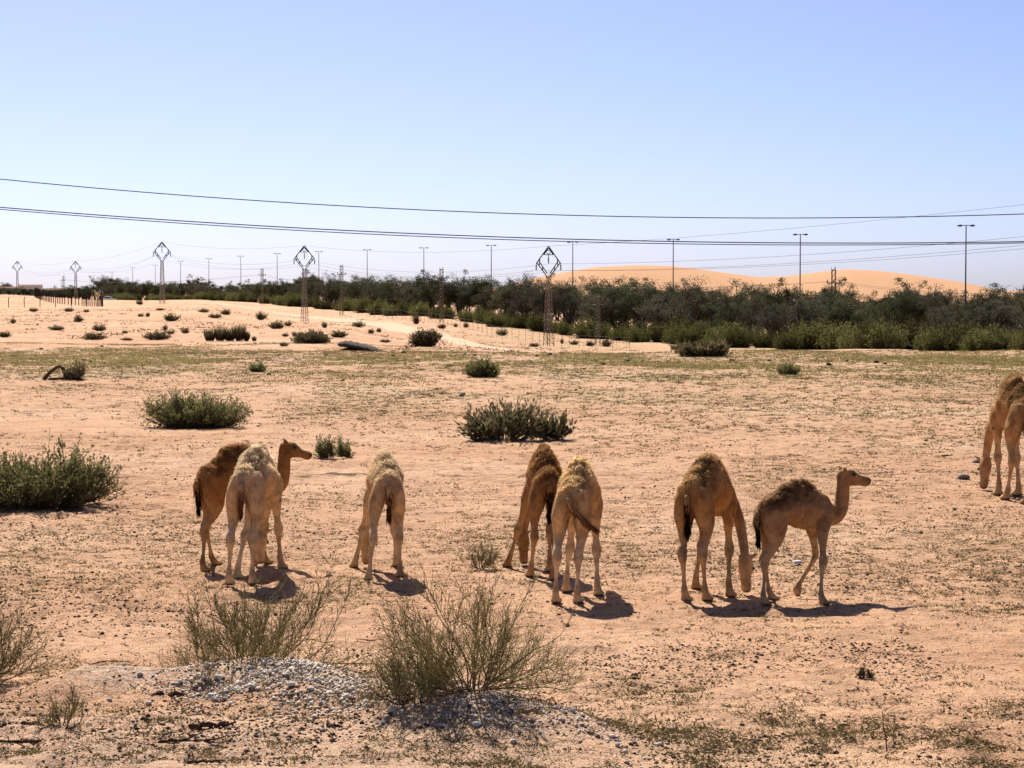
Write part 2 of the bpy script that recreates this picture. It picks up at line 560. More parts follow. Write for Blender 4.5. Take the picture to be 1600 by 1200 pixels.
def to_px(X, Y, Z):
    c, s = math.cos(PITCH), math.sin(PITCH)
    dz = Z - CAMZ
    dep = Y * c - dz * s
    up = Y * s + dz * c
    dep = np.maximum(dep, .1)
    return 800 + F * X / dep, 600 - F * up / dep


def build_ground():
    ys = list(np.linspace(-60, 12, 40))
    y = 12.0
    while y < 6000:
        if y < 45: s = max(.065, .0027 * y)
        elif y < 140: s = .0058 * y
        else: s = .013 * y
        y += s; ys.append(y)
    ys = np.array(ys)
    core = np.linspace(-.28, .28, 390)
    out_ = .28 * (1.11 ** np.arange(1, 36))
    us = np.concatenate([-out_[::-1], core, out_])
    Y = np.repeat(ys[:, None], len(us), 1)
    X = us[None] * np.maximum(np.abs(ys), 12.0)[:, None]
    Z = hz(X, Y, fine=True)
    px, py = to_px(X, np.maximum(Y, 5), Z)
    g = dens_grass(px, py, X, Y) * (.18 + .75 * sstep(40, 95, Y)) * (Y > 12) * sstep(142, 104, Y + 26 * (fbm(X / 6.0, Y / 30.0, 57, 3) - .5))
    # grass over the slope with the wire fence beyond the flat
    g = np.maximum(g, 1.0 * sstep(690, 780, px) * sstep(205, 250, Y) * sstep(460, 380, Y) * (.4 + .6 * fbm(X / 8, Y / 8, 5, 2)))
    g = np.maximum(g, .45 * sstep(160, 190, Y) * sstep(420, 350, Y) * sstep(.5, .7, fbm(X / 14, Y / 22, 15, 3)))
    gr = np.exp(-(seg_dist(X, Y, MOUND) / .42) ** 2) * sstep(.6, -.6, X) + .5 * sstep(18.2, 17.2, Y) * sstep(1.5, -.5, X) * (Y > 5)
    du = sstep(600, 800, Y) * sstep(-40, 60, X)
    cols = np.stack([np.clip(g, 0, 1), np.clip(gr, 0, 1), np.clip(du, 0, 1)], -1).reshape(-1, 3)
    V = np.stack([X, Y, Z], -1).reshape(-1, 3)
    nr, nc = len(ys), len(us)
    i = np.arange(nr - 1)[:, None] * nc + np.arange(nc - 1)[None]
    T = np.stack([i, i + 1, i + nc + 1, i + nc], -1).reshape(-1, 4)
    me = mesh_np('ground', V, T, M['ground'], True, cols)
    o = mobj('ground', me)
    tag(o, 'sandy orange desert ground with trampled sand and low weeds', 'ground', kind='structure')


build_ground()

# dunes far behind the trees
def build_dune():
    xs = np.linspace(-60, 330, 190); ys = np.linspace(640, 1080, 90)
    X, Y = np.meshgrid(xs, ys)
    D0 = 850.0
    px = np.array([560, 700, 780, 840, 880, 930, 990, 1050, 1090, 1140, 1185, 1230, 1280, 1320, 1370, 1420, 1480, 1540, 1620, 1800, 2100])
    py = np.array([464, 462, 449, 433, 425, 417, 413.5, 414.5, 419, 427, 433, 432, 425, 421, 423.5, 430, 439, 452, 461, 466, 468])
    prof = 3.5 + (452 - py) * D0 / F
    xr = (px - 800) / F * D0
    h = np.interp(X * D0 / (D0 + (Y - D0) * .35), xr, prof)
    yc = D0 + 14 * np.sin(X / 37.0)
    w = np.where(Y < yc, 105.0, 60.0)
    t = np.clip(np.abs(Y - yc) / w, 0, 1)
    bell = (1 - t * t) ** 1.6
    Z = -2.6 + (h + 2.6) * bell + .35 * (fbm(X / 22, Y / 26, 83, 3) - .5) * bell
    V = np.stack([X, Y, Z], -1).reshape(-1, 3)
    nr, nc = X.shape
    i = np.arange(nr - 1)[:, None] * nc + np.arange(nc - 1)[None]
    T = np.stack([i, i + 1, i + nc + 1, i + nc], -1).reshape(-1, 4)
    cols = np.tile(np.array([[0, 0, 1.0]]), (len(V), 1))
    o = mobj('dune', mesh_np('dune', V, T, M['ground'], True, cols))
    tag(o, 'smooth golden sand dune rising behind the trees', 'dune', kind='structure')


build_dune()


def strip(name, pts, width, mat, lift=.03, n=120):
    P = np.array(pts, float)
    d = np.concatenate([[0], np.cumsum(np.hypot(*(P[1:] - P[:-1]).T))])
    t = np.linspace(0, d[-1], n)
    c = np.stack([np.interp(t, d, P[:, 0]), np.interp(t, d, P[:, 1])], 1)
    for _ in range(6): c[1:-1] = (c[:-2] + c[1:-1] * 2 + c[2:]) / 4
    tg = norm(np.gradient(c, axis=0)); nn = np.stack([-tg[:, 1], tg[:, 0]], 1)
    k = 7
    w = np.linspace(-.5, .5, k) * width
    jit = 1 + .25 * (vnoise(t / 9, t * 0, 5) - .5)
    X = c[:, 0:1] + nn[:, 0:1] * w * jit[:, None]; Y = c[:, 1:2] + nn[:, 1:2] * w * jit[:, None]
    Z = hz(X, Y) + lift * np.array([-3, .6, 1, .8, 1, .6, -3])[None]
    V = np.stack([X, Y, Z], -1).reshape(-1, 3)
    i = np.arange(n - 1)[:, None] * k + np.arange(k - 1)[None]
    T = np.stack([i, i + 1, i + k + 1, i + k], -1).reshape(-1, 4)
    return mobj(name, mesh_np(name, V, T, mat, True))


_tr = [at_depth(p, d) for p, d in ((905, 165), (800, 205), (720, 250), (660, 292), (590, 345), (520, 395), (440, 430), (330, 455))]
tag(strip('dirt_track', [(a, b) for a, b, _ in _tr], 9.0, M['track'], .07), 'pale dusty vehicle track curving across the sand', 'track', kind='structure')

# ------------------------------------------------------------------ low growth and pebbles (uncountable)
def scatter(n, y0=545, y1=1215, worldfrac=.45):
    k = int(n * worldfrac)
    px = rng.uniform(-90, 1690, n)
    py = rng.uniform(y0, y1, n)
    D = CAMZ * F / (py - 452)
    Dw = np.sqrt(rng.uniform(15.0 ** 2, 126.0 ** 2, k))
    D[:k] = Dw
    X = (px - 800) / F * D
    return X, D


def build_tufts():
    X, Y = scatter(90000)
    Z = hz(X, Y, True)
    px, py = to_px(X, Y, Z)
    d = dens_grass(px, py, X, Y)
    near = sstep(60, 25, Y)
    keep = rng.uniform(0, 1, len(X)) < d * (.50 + .25 * near)
    X, Y, Z = X[keep], Y[keep], Z[keep]
    n = len(X)
    s = rng.uniform(.55, 1.25, n) * (1 + .55 * sstep(30, 90, Y))
    nb = 12
    straw = rng.uniform(0, 1, n) < .38
    for kind, sel in (('weed_tufts', ~straw), ('straw_litter', straw)):
        x, y, z, ss = X[sel], Y[sel], Z[sel], s[sel]
        m = len(x)
        ang = rng.uniform(0, 2 * math.pi, (m, nb))
        rad = rng.uniform(0, .085 if kind == 'weed_tufts' else .14, (m, nb)) * ss[:, None]
        C = np.stack([x[:, None] + np.cos(ang) * rad * 1.3, y[:, None] + np.sin(ang) * rad, np.repeat(z[:, None] - .004, nb, 1)], -1)
        up = rng.uniform(.25, 1.0, (m, nb)) if kind == 'weed_tufts' else rng.uniform(.03, .5, (m, nb))
        a2 = rng.uniform(0, 2 * math.pi, (m, nb))
        D = np.stack([np.cos(a2), np.sin(a2) * .8, up], -1)
        k_ = (.72 + .28 * sstep(22, 60, y))[:, None] * ss[:, None]
        Ln = rng.uniform(.03, .085, (m, nb)) * k_
        Wd = rng.uniform(.006, .017, (m, nb)) * k_
        V, T = blades(C.reshape(-1, 3), D.reshape(-1, 3), Ln.ravel(), Wd.ravel(), rng)
        o = mobj(kind, mesh_np(kind, V, T, M['tuft' if kind == 'weed_tufts' else 'straw']))
        tag(o, 'low olive weed tufts dotted over the sand' if kind == 'weed_tufts' else 'dry straw litter strewn over the sand', 'weeds' if kind == 'weed_tufts' else 'litter', kind='stuff')
    # green stand of short grass in the far band
    n = 24000
    px = rng.uniform(-60, 1660, n); py = 562 + rng.normal(0, 15, n) + 22 * (fbm(px / 90.0, px * 0, 59, 3) - .5)
    Y = np.clip(CAMZ * F / np.maximum(py - 452, 80), 70, 141); X = (px - 800) / F * Y
    k = fbm(X / 4, Y / 6, 77, 3); kk = rng.uniform(0, 1, n) < sstep(.34, .62, k)
    X, Y = X[kk], Y[kk]; Z = hz(X, Y); n = len(X); nb = 7
    ang = rng.uniform(0, 6.28, (n, nb)); rad = rng.uniform(0, .28, (n, nb))
    C = np.stack([X[:, None] + np.cos(ang) * rad, Y[:, None] + np.sin(ang) * rad, np.repeat(Z[:, None], nb, 1)], -1).reshape(-1, 3)
    D = np.stack([rng.normal(0, .8, n * nb), rng.normal(0, .8, n * nb), rng.uniform(.3, 1, n * nb)], -1)
    V, T = blades(C, D, rng.uniform(.05, .13, n * nb), rng.uniform(.02, .04, n * nb), rng)
    tag(mobj('short_grass', mesh_np('short_grass', V, T, M['grass'])), 'thin olive grass cover along the far edge of the flat', 'grass', kind='stuff')


build_tufts()


def far_bits():
    n = 5200
    px = rng.uniform(-40, 1000, n); D = rng.uniform(128, 440, n)
    X = (px - 800) / F * D
    k = fbm(X / 9, D / 16, 211, 3)
    kk = rng.uniform(0, 1, n) < sstep(.42, .66, k)
    X, Y = X[kk], D[kk]; Z = hz(X, Y); n = len(X); nb = 7
    rad = rng.uniform(.15, .55, n)
    a = rng.uniform(0, 6.28, (n, nb)); q = rng.uniform(0, 1, (n, nb)) * rad[:, None]
    C = np.stack([X[:, None] + np.cos(a) * q * 1.6, Y[:, None] + np.sin(a) * q, np.repeat(Z[:, None], nb, 1)], -1).reshape(-1, 3)
    Dv = np.stack([rng.normal(0, 1, n * nb), rng.normal(0, 1, n * nb), rng.uniform(.2, .9, n * nb)], -1)
    V, T = blades(C, Dv, np.repeat(rad, nb) * rng.uniform(.3, .8, n * nb), rng.uniform(.03, .09, n * nb), rng)
    tag(mobj('dry_scrub_litter', mesh_np('dry_scrub_litter', V, T, M['straw'])), 'sparse dry stubble scattered over the far sand slope', 'stubble', kind='stuff')


far_bits()


OCT_V = np.array([[1, 0, 0], [-1, 0, 0], [0, 1, 0], [0, -1, 0], [0, 0, 1], [0, 0, -1]], float)
OCT_T = np.array([[0, 2, 4], [2, 1, 4], [1, 3, 4], [3, 0, 4], [2, 0, 5], [1, 2, 5], [3, 1, 5], [0, 3, 5]])


def pebble_mesh(name, X, Y, r, mat, flat=.6):
    n = len(X)
    Z = hz(X, Y, True)
    V = OCT_V[None] * rng.uniform(.6, 1.3, (n, 6, 1)) * r[:, None, None]
    V[:, :, 2] *= flat
    a = rng.uniform(0, 6.28, n)
    ca, sa = np.cos(a)[:, None], np.sin(a)[:, None]
    V = np.stack([V[:, :, 0] * ca - V[:, :, 1] * sa, V[:, :, 0] * sa + V[:, :, 1] * ca, V[:, :, 2]], -1)
    V += np.stack([X, Y, Z + r * flat * .35], -1)[:, None]
    T = (np.arange(n) * 6)[:, None, None] + OCT_T[None]
    return mobj(name, mesh_np(name, V.reshape(-1, 3), T.reshape(-1, 3), mat))


def build_pebbles():
    X, Y = scatter(80000, 560, 1215, .25)
    k = fbm(X / 1.8, Y / 2.6, 91, 3)
    k2 = fbm(X / 6.5, Y / 9.0, 191, 2)
    keep = rng.uniform(0, 1, len(X)) < (.06 + 1.0 * sstep(.45, .66, k)) * (.25 + 1.2 * sstep(.35, .65, k2))
    X, Y = X[keep], Y[keep]
    r = rng.uniform(.006, .0155, len(X)) * (1 + 1.3 * (rng.uniform(0, 1, len(X)) ** 6)) * (1 + .5 * sstep(25, 80, Y))
    tag(pebble_mesh('pebbles', X, Y, r, M['pebble']), 'small dark pebbles and droppings scattered over the sand', 'pebbles', kind='stuff')
    # pale gravel along the foreground mound
    P = np.array(MOUND)
    n = 11500
    i = rng.integers(1, len(P) - 1, n); t = rng.uniform(0, 1, n)[:, None]
    c = P[i] * (1 - t) + P[np.minimum(i + 1, len(P) - 1)] * t
    off = np.abs(rng.normal(0, .50, n)) * np.where(rng.uniform(0, 1, n) < .8, -1, .35)
    X = c[:, 0] + rng.normal(0, .2, n); Y = c[:, 1] + off
    keep = rng.uniform(0, 1, n) < (.12 + .88 * sstep(.42, .62, fbm(X / .45, Y / .5, 93, 2))) * (.15 + .85 * sstep(.2, -.9, X))
    X, Y = X[keep], Y[keep]
    r = rng.uniform(.006, .015, len(X)) * (1 + 1.6 * rng.uniform(0, 1, len(X)) ** 5)
    tag(pebble_mesh('gravel', X, Y, r, M['gravel'], .75), 'chalky white gravel spilled along the foreground mound', 'gravel', kind='stuff')


build_pebbles()


def rock_mesh(name, rad, mat, seed, rough=.28, sub=2):
    import bmesh
    bm = bmesh.new()
    bmesh.ops.create_icosphere(bm, subdivisions=sub, radius=1.0)
    V = np.array([v.co[:] for v in bm.verts]); T = np.array([[v.index for v in f.verts] for f in bm.faces])
    bm.free()
    rg = np.random.default_rng(seed)
    for _ in range(7):                       # chipped flat sides
        d = norm(rg.normal(size=3)); lim = rg.uniform(.55, .85)
        k = V @ d
        V = V - np.maximum(k - lim, 0)[:, None] * d[None]
    V += rg.normal(0, rough * .12, V.shape)
    V *= np.array(rad)[None]
    return mesh_np(name, V, T, mat)


def stones():
    proto = [rock_mesh('white_stone', (1, .8, .62), M['white_stone'], 100 + k) for k in range(6)]
    P = np.array(MOUND)
    rg = np.random.default_rng(5)
    big = [(342, 1060, 9), (372, 1070, 7), (392, 1073, 7), (455, 1072, 9), (281, 1066, 6), (420, 1078, 6), (285, 1112, 8), (305, 1118, 5), (540, 1090, 8), (612, 1112, 10),
           (628, 1113, 6), (745, 1134, 10), (768, 1163, 6), (802, 1160, 8), (170, 1095, 6), (232, 1100, 6), (515, 1083, 6), (487, 1078, 7), (360, 1100, 6), (330, 1088, 7), (690, 1135, 6), (583, 1100, 5)]
    for k in range(24):
        i = rg.integers(1, len(P) - 1); t = rg.uniform()
        c = P[i] * (1 - t) + P[i + 1 if i + 1 < len(P) else i] * t
        x, y = c[0] + rg.normal(0, .15), c[1] - abs(rg.normal(0, .3))
        p = to_px(np.array([x]), np.array([y]), np.array([hz1(x, y)]))
        big.append((float(p[0][0]), float(p[1][0]), rg.uniform(3.5, 6)))
    for k, (px, py, w) in enumerate(big):
        x, y, z = ground_at(px, py)
        r = w / F * y * .95
        o = mobj('white_stone', proto[k % 6])
        o.location = (x, y, z + r * .3); o.scale = (r, r, r); o.rotation_euler = (rg.uniform(-.3, .3), rg.uniform(-.3, .3), rg.uniform(0, 6))
        tag(o, 'pale limestone chunk lying in the gravel of the foreground mound', 'stone', 'pale stones on the gravel mound')
    dk = [rock_mesh('dark_stone', (1, .8, .5), M['dark_stone'], 200 + k) for k in range(4)]
    spots = [(723, 618, 6), (1295, 571, 6), (1323, 565, 4), (1370, 567, 5), (1383, 569, 5), (1470, 569, 3.5), (1538, 570, 4), (1144, 564, 5), (1202, 564, 4.5), (981, 565, 4.5),
             (1304, 626, 4), (1447, 689, 4), (1264, 655, 3), (1049, 642, 3), (630, 552, 6), (615, 557, 4), (725, 555, 4), (742, 556, 4), (839, 557, 4), (858, 555, 6), (942, 570, 5),
             (536, 595, 3.5), (683, 609, 4), (900, 610, 3.5), (571, 671, 3), (131, 564, 4), (142, 566, 4), (159, 542, 4), (64, 546, 4), (420, 586, 4.5), (145, 697, 3.5),
             (1344, 772, 3), (1401, 786, 3), (1492, 797, 4), (1533, 804, 3), (1453, 795, 3), (1160, 1133, 5), (1298, 1148, 6)]
    for k, (px, py, w) in enumerate(spots):
        x, y, z = ground_at(px, py)
        r = w / F * y
        o = mobj('dark_stone', dk[k % 4])
        o.location = (x, y, z + r * .25); o.scale = (r, r, r); o.rotation_euler = (rg.uniform(-.3, .3), rg.uniform(-.3, .3), rg.uniform(0, 6))
        tag(o, 'small dark stone lying loose on the open sand flat', 'stone', 'dark stones on the flat')
    for px, py, w, lab in ((1505, 748, 13, 'flat grey stone on the sand in front of the grazing camel\'s nose'), (1525, 722, 8, 'blocky grey stone beside the large grazing camel\'s head')):
        x, y, z = ground_at(px, py); r = w / F * y
        o = mobj('grey_stone', rock_mesh('grey_stone', (1, .8, .45), M['grey_stone'], px)); o.location = (x, y, z + r * .2); o.scale = (r, r, r)
        tag(o, lab, 'stone')
    # leaning slab of dark rock on the sand bank
    x, y, z = ground_at(562, 548)
    s = y / F
    sb = Bag()
    rg2 = np.random.default_rng(77)
    st_ = [(-34, 11, 1.2, .3), (-30, 11, 3.2, .55), (-22, 11.5, 5.0, .9), (-12, 9.5, 6.0, 1.15), (0, 7.0, 5.8, 1.2), (12, 4.6, 5.0, 1.1), (24, 2.2, 3.6, .9), (33, .4, 2.0, .6), (37, -.5, .5, .2)]
    loft(sb, [(a * s, 0, (b - 1) * s, c * s, w) for a, b, c, w in st_], n=14, sub=4)
    sv = sb.v[0]; sv += (rg2.normal(0, .018, sv.shape)).astype(np.float32)
    sb2 = Bag(); loft(sb2, [(-33 * s, -.1, -.1, 1.5 * s, .4), (-22 * s, -.1, 0, 4.5 * s, .8), (0, -.1, -.1, 4 * s, .9), (20 * s, -.1, -.1, 1.5 * s, .5)], n=12, sub=3)
    sm_ = simple_mat('slab_rock', (.06, .046, .035), .85, 0, .55, 3.5, .9)
    o = empty('rock_slab', (x, y, z), R(-4))
    sb.obj('slab', sm_, o); sb2.obj('base_rock', sm_, o)
    tag(o, 'long dark rock slab with undercut left end on the sand bank', 'rock')
    x, y, z = ground_at(1246, 882)
    V, T = box((0, 0, .03), (.10, .08, .035), .3)
    o = mobj('plastic_litter', mesh_np('plastic_litter', V, T, M['white'])); o.location = (x, y, z); tag(o, 'scrap of white plastic litter behind the walking calf', 'litter')


stones()

# ------------------------------------------------------------------ plants
def poly_tube(bag, P, r0, r1, sides=4):
    P = np.asarray(P, float)
    r = np.linspace(r0, r1, len(P))
    bag.add(*segs(P[:-1], P[1:], r[:-1], r[1:], sides))


def grow(rg, p, d, L, n, bend, up):
    """wandering shoot, returns its points"""
    P = [np.array(p, float)]
    d = norm(np.array(d, float))
    for k in range(n):
        d = norm(d + rg.normal(0, bend, 3) + np.array([0, 0, up]))
        P.append(P[-1] + d * (L / n))
    return np.array(P)


def plant(name, label, cat, loc, group=None, rz=0.0):
    o = empty(name, loc, rz)
    return tag(o, label, cat, group)


def twig_bush(loc, W_, H_, n, seed, label, lean=0.0, name='twiggy_bush', green=None, cat='bush'):
    rg = np.random.default_rng(seed)
    root = plant(name, label, cat, loc)
    st, tw = Bag(), Bag()
    nm = max(6, n // 4)
    for k in range(nm):
        a = rg.uniform(0, 2 * math.pi)
        b = rg.uniform(0, .20 * W_)
        p = np.array([math.cos(a) * b, math.sin(a) * b * .7, 0])
        spread = rg.uniform(0.05, 1) ** .75
        reach = .72 + .5 * float(vnoise(np.array([math.cos(a) * 1.4 + seed * 3]), np.array([math.sin(a) * 1.4 + spread * 2]), seed)[0])
        stray = rg.uniform() < .10
        d = np.array([math.cos(a) * spread * W_ * .66 + lean * W_ * .4, math.sin(a) * spread * W_ * .5, H_ * (1.0 - .74 * spread)]) * reach * (1.22 if stray else .92)
        L = np.linalg.norm(d)
        P = grow(rg, p, d + np.array([0, 0, -.12 * H_ * spread]), L, 8, .19, .045)
        P[:, 2] = np.maximum(P[:, 2], .015)
        poly_tube(st, P, .0065, .002, 4)
        for q in range(6 if stray else 14):
            i = rg.integers(2, 9)
            f = P[i - 1] + (P[i] - P[i - 1]) * rg.uniform()
            dd = norm(P[i] - P[i - 1]) + rg.normal(0, .5, 3) + np.array([0, 0, .38])
            S = grow(rg, f, dd, rg.uniform(.18, .48) * H_ * (.55 if stray else 1) * min(1, 1.25 - .06 * i), 5, .17, .06)
            S[:, 2] = np.maximum(S[:, 2], .01)
            poly_tube(tw, S, .0034, .0014, 3)
            for w in range(4):
                j = rg.integers(1, 5)
                U = grow(rg, S[j], norm(S[j + 1] - S[j]) + rg.normal(0, .55, 3) + np.array([0, 0, .2]), rg.uniform(.06, .18) * (H_ + .2), 3, .2, .05)
                U[:, 2] = np.maximum(U[:, 2], .01)
                poly_tube(tw, U, .0026, .0011, 3)
    st.obj('stem', M['stem'], root)['kind'] = 'stuff'
    tw.obj('twig', green or M['twig'], root)['kind'] = 'stuff'
    return root


def leaf_shrub(W_, H_, n, seed, leaf=.06, mat='shrub', per=26, spiky=.5, depth=1.0):
    """dome of upright leafy shoots; returns stem mesh and leaf mesh"""
    rg = np.random.default_rng(seed)
    st, lf = Bag(), Bag()
    nb = max(3, int(W_ / .3))
    for k in range(n):
        a = rg.uniform(0, 2 * math.pi)
        rr = math.sqrt(rg.uniform(0, 1))
        cx, cy = math.cos(a) * rr * W_ * .42, math.sin(a) * rr * W_ * .42 * depth
        top = H_ * math.sqrt(max(0.12, 1 - .8 * rr * rr)) * rg.uniform(.5, 1.12) * (1.15 if rg.uniform() < .05 else 1)
        top *= .55 + .9 * float(vnoise(np.array([cx * 3 / max(W_, .1) * 2 + seed]), np.array([cy * 6 / max(W_, .1) + 3]), seed)[0])
        base = np.array([cx * .55, cy * .55, 0])
        d = np.array([cx * .75 + rg.normal(0, .05), cy * .75, top])
        P = grow(rg, base, d, np.linalg.norm(d), 5, .16, .10)
        P[:, 2] = np.maximum(P[:, 2], .01)
        poly_tube(st, P, .009 * (H_ + .4), .003, 3)
        t = rg.uniform(.22, 1.0, per)
        idx = np.clip((t * 5).astype(int), 0, 4); fr = (t * 5 - idx)[:, None]
        C = P[idx] * (1 - fr) + P[np.minimum(idx + 1, 5)] * fr + rg.normal(0, leaf * .35, (per, 3))
        C[:, 2] = np.maximum(C[:, 2], .01)
        ax = norm(P[np.minimum(idx + 1, 5)] - P[idx])
        D = ax * spiky + rg.normal(0, .5, (per, 3)) + np.array([0, 0, .25])
        lf.add(*blades(C, D, rg.uniform(.6, 1.5, per) * leaf, rg.uniform(.25, .5, per) * leaf, rg))
    return st.mesh('stem', M['stem']), lf.mesh('foliage', M[mat])


def put_shrub(name, label, px, py, wpx, hpx, seed, group=None, meshes=None, n=None, leaf=None, mat='shrub', cat='shrub', per=26, spiky=.5, depth=.8, rz=0.0):
    x, y, z = ground_at(px, py)
    w, h = wpx / F * y, hpx / F * y
    root = plant(name, label, cat, (x, y, z - .01), group, rz)
    if meshes is None:
        meshes = leaf_shrub(w, h, n, seed, leaf, mat, per, spiky, depth)
    else:
        root.scale = (w, (w + h) * .4, h)
    a = mobj('stem', meshes[0], root); b = mobj('foliage', meshes[1], root)
    a['kind'] = 'stuff'
    b['kind'] = 'stuff'
    return root


# twiggy broom bushes of the foreground
def near_plants():
    x, y, z = ground_at(362, 1060); twig_bush((x, y + .95, hz1(x, y + .95) - .03), 2.1, .84, 190, 1, 'wide twiggy broom bush behind the white gravel, spreading to the right', .12)
    x, y, z = ground_at(738, 1110); twig_bush((x, y + .35, hz1(x, y + .35) - .02), 1.2, 1.0, 150, 2, 'tall twiggy broom bush with long stray shoots at the end of the gravel', .02)
    x, y, z = ground_at(650, 1100); twig_bush((x, y + .1, z - .02), .95, .5, 110, 12, 'low tangled broom bush leaning against the tall twiggy one', -.1)
    x, y, z = ground_at(-28, 1066); twig_bush((x, y, z - .02), .75, .88, 90, 3, 'feathery twiggy bush at the sand bank with upright branches', .25)
    x, y, z = ground_at(98, 1138); twig_bush((x, y, z - .01), .34, .36, 30, 4, 'small green sprig with dry stalks among broken sticks', .0)
    x, y, z = ground_at(752, 888); twig_bush((x, y, z - .01), .42, .36, 45, 5, 'small wispy broom tuft on the sand between two camel calves', .0)
    x, y, z = ground_at(1352, 1060); twig_bush((x, y, z - .01), .09, .12, 10, 6, 'tiny upright weed sprout on the bare sand', .0, 'weed_sprout', M['tuft'], 'weed')
    # mid-ground shrubs
    put_shrub('leafy_shrub', 'large rounded olive-green shrub with arching dry shoots on its right', 60, 792, 262, 82, 21, n=520, leaf=.07, per=28)
    put_shrub('leafy_shrub', 'broad flat-topped green shrub behind the pair of cream and brown calves', 305, 668, 180, 50, 22, n=420, leaf=.08, per=28, depth=.6)
    put_shrub('leafy_shrub', 'dark spiky shrub with bare feet of stems on the flat', 788, 688, 140, 60, 23, n=130, leaf=.13, mat='shrubdk', per=24, spiky=2.4)
    put_shrub('leafy_shrub', 'low dark shrub touching the right foot of the spiky one', 862, 687, 72, 36, 24, n=70, leaf=.12, mat='shrubdk', per=22, spiky=2.0)
    put_shrub('leafy_shrub', 'small upright green plant beside the brown calf\'s raised head', 509, 716, 30, 31, 25, n=45, leaf=.06, per=26, spiky=1.8)
    put_shrub('leafy_shrub', 'smaller half of a pair of green plants near the raised head', 538, 714, 26, 24, 26, n=38, leaf=.06, per=24, spiky=1.8)
    put_shrub('leafy_shrub', 'compact round green bush alone on the grassy flat', 753, 589, 56, 26, 27, n=190, leaf=.11, per=28)
    put_shrub('leafy_shrub', 'small round green bush beyond the broad flat-topped shrub', 402, 581, 24, 12, 28, n=60, leaf=.10, per=22)
    put_shrub('leafy_shrub', 'small round green bush at the row of dark stones', 1232, 585, 40, 15, 29, n=90, leaf=.10, per=24)
    x, y, z = ground_at(352, 533)
    k = y / F
    root = plant('grass_clump', 'tall brown-green grass clump on the sand bank by the small bushes', 'grass clump', (x, y, z))
    rg = np.random.default_rng(30)
    for cx, w, h in ((-24, 12, 21), (-8, 12, 24), (7, 12, 22), (22, 11, 28), (33, 6, 16)):
        m = 330
        a = rg.uniform(0, 6.28, m); r = np.sqrt(rg.uniform(0, 1, m)) * w * k * .5
        C = np.stack([np.cos(a) * r + cx * k, np.sin(a) * r, np.zeros(m)], 1)
        D = np.stack([np.cos(a) * r * 1.1 + rg.normal(0, .10, m), np.sin(a) * r * 1.1 + rg.normal(0, .10, m), np.full(m, h * k * .9)], 1)
        b = Bag(); b.add(*blades(C, D, h * k * rg.uniform(.35, 1.1, m), rg.uniform(.03, .06, m), rg))
        b.obj('grass_tuft', M['scrub'], root)['kind'] = 'stuff'
    put_shrub('leafy_shrub', 'dense round brown-green bush beside the vehicle track', 664, 541, 44, 25, 31, n=240, leaf=.20, mat='scrub', per=26)
    put_shrub('leafy_shrub', 'low spreading bush left of the dark rock slab', 486, 537, 56, 17, 32, n=170, leaf=.18, mat='scrub', per=22)
    put_shrub('leafy_shrub', 'reddish-brown spiky bush on the rim of the flat below the green bushes', 1096, 557, 95, 17, 33, n=150, leaf=.26, mat='scrub', per=14, spiky=1.8)
    # far scrub clumps on the sand slope
    protos = [leaf_shrub(1.0, 1.0, 60, 300 + k, .13, ('scrub', 'shrubdk', 'scrub')[k % 3], 16, .8, .8) for k in range(5)]
    far = [(20, 505, 16, 7), (52, 487, 18, 6), (108, 487, 18, 6), (135, 488, 10, 5), (88, 516, 23, 8), (122, 503, 22, 10), (155, 517, 23, 10), (8, 527, 20, 9), (147, 531, 38, 12), (198, 532, 22, 5),
           (245, 531, 45, 13), (195, 521, 10, 5), (220, 495, 12, 5), (231, 495, 12, 7), (268, 502, 25, 13), (258, 516, 13, 8), (267, 522, 14, 6), (289, 521, 16, 9), (250, 485, 14, 4), (318, 488, 24, 6),
           (353, 492, 17, 8), (336, 497, 22, 7), (218, 476, 20, 7), (397, 533, 14, 8), (408, 500, 18, 14), (432, 514, 28, 12), (450, 509, 26, 7), (507, 512, 15, 9), (446, 526, 14, 6), (460, 525, 8, 7),
           (530, 527, 32, 10), (560, 511, 30, 9), (580, 521, 10, 7), (592, 519, 8, 7), (444, 541, 14, 7), (684, 529, 28, 8), (785, 524, 24, 10), (835, 542, 18, 6), (947, 542, 24, 13), (897, 539, 14, 8),
           (922, 541, 14, 8), (878, 537, 8, 8), (650, 506, 18, 15), (690, 513, 20, 7), (712, 511, 12, 6), (728, 512, 9, 8), (602, 535, 18, 5)]
    def scrub_label(px, py):
        best = min(((147, 481, 'in front of the wire fence'), (30, 500, 'at the foot of the sand hill'), (254, 475, 'near the tree-edge pylon'), (352, 530, 'beside the tall grass clump'), (476, 505, 'at the foot of the trackside pylon'), (486, 537, 'beside the low spreading bush'),
                    (562, 545, 'near the dark rock slab'), (664, 538, 'beside the dense round bush by the track'), (700, 508, 'between the track and the wire fence'), (857, 542, 'near the foot of the fence pylon'), (200, 528, 'on the lower sand slope'), (100, 520, 'on the open sand below the fence'), (590, 512, 'along the near edge of the track')),
                   key=lambda t: math.hypot(t[0] - px, (t[1] - py) * 2))
        return 'small brown scrub clump on pale sand ' + best[2]
    for k, (px, py, w, h) in enumerate(far):
        put_shrub('scrub_clump', scrub_label(px, py), px, py, w * 1.1, h * 1.1, 0, 'scrub clumps on the sand slope', protos[k % 5], rz=random.uniform(0, 6), cat='scrub')


near_plants()


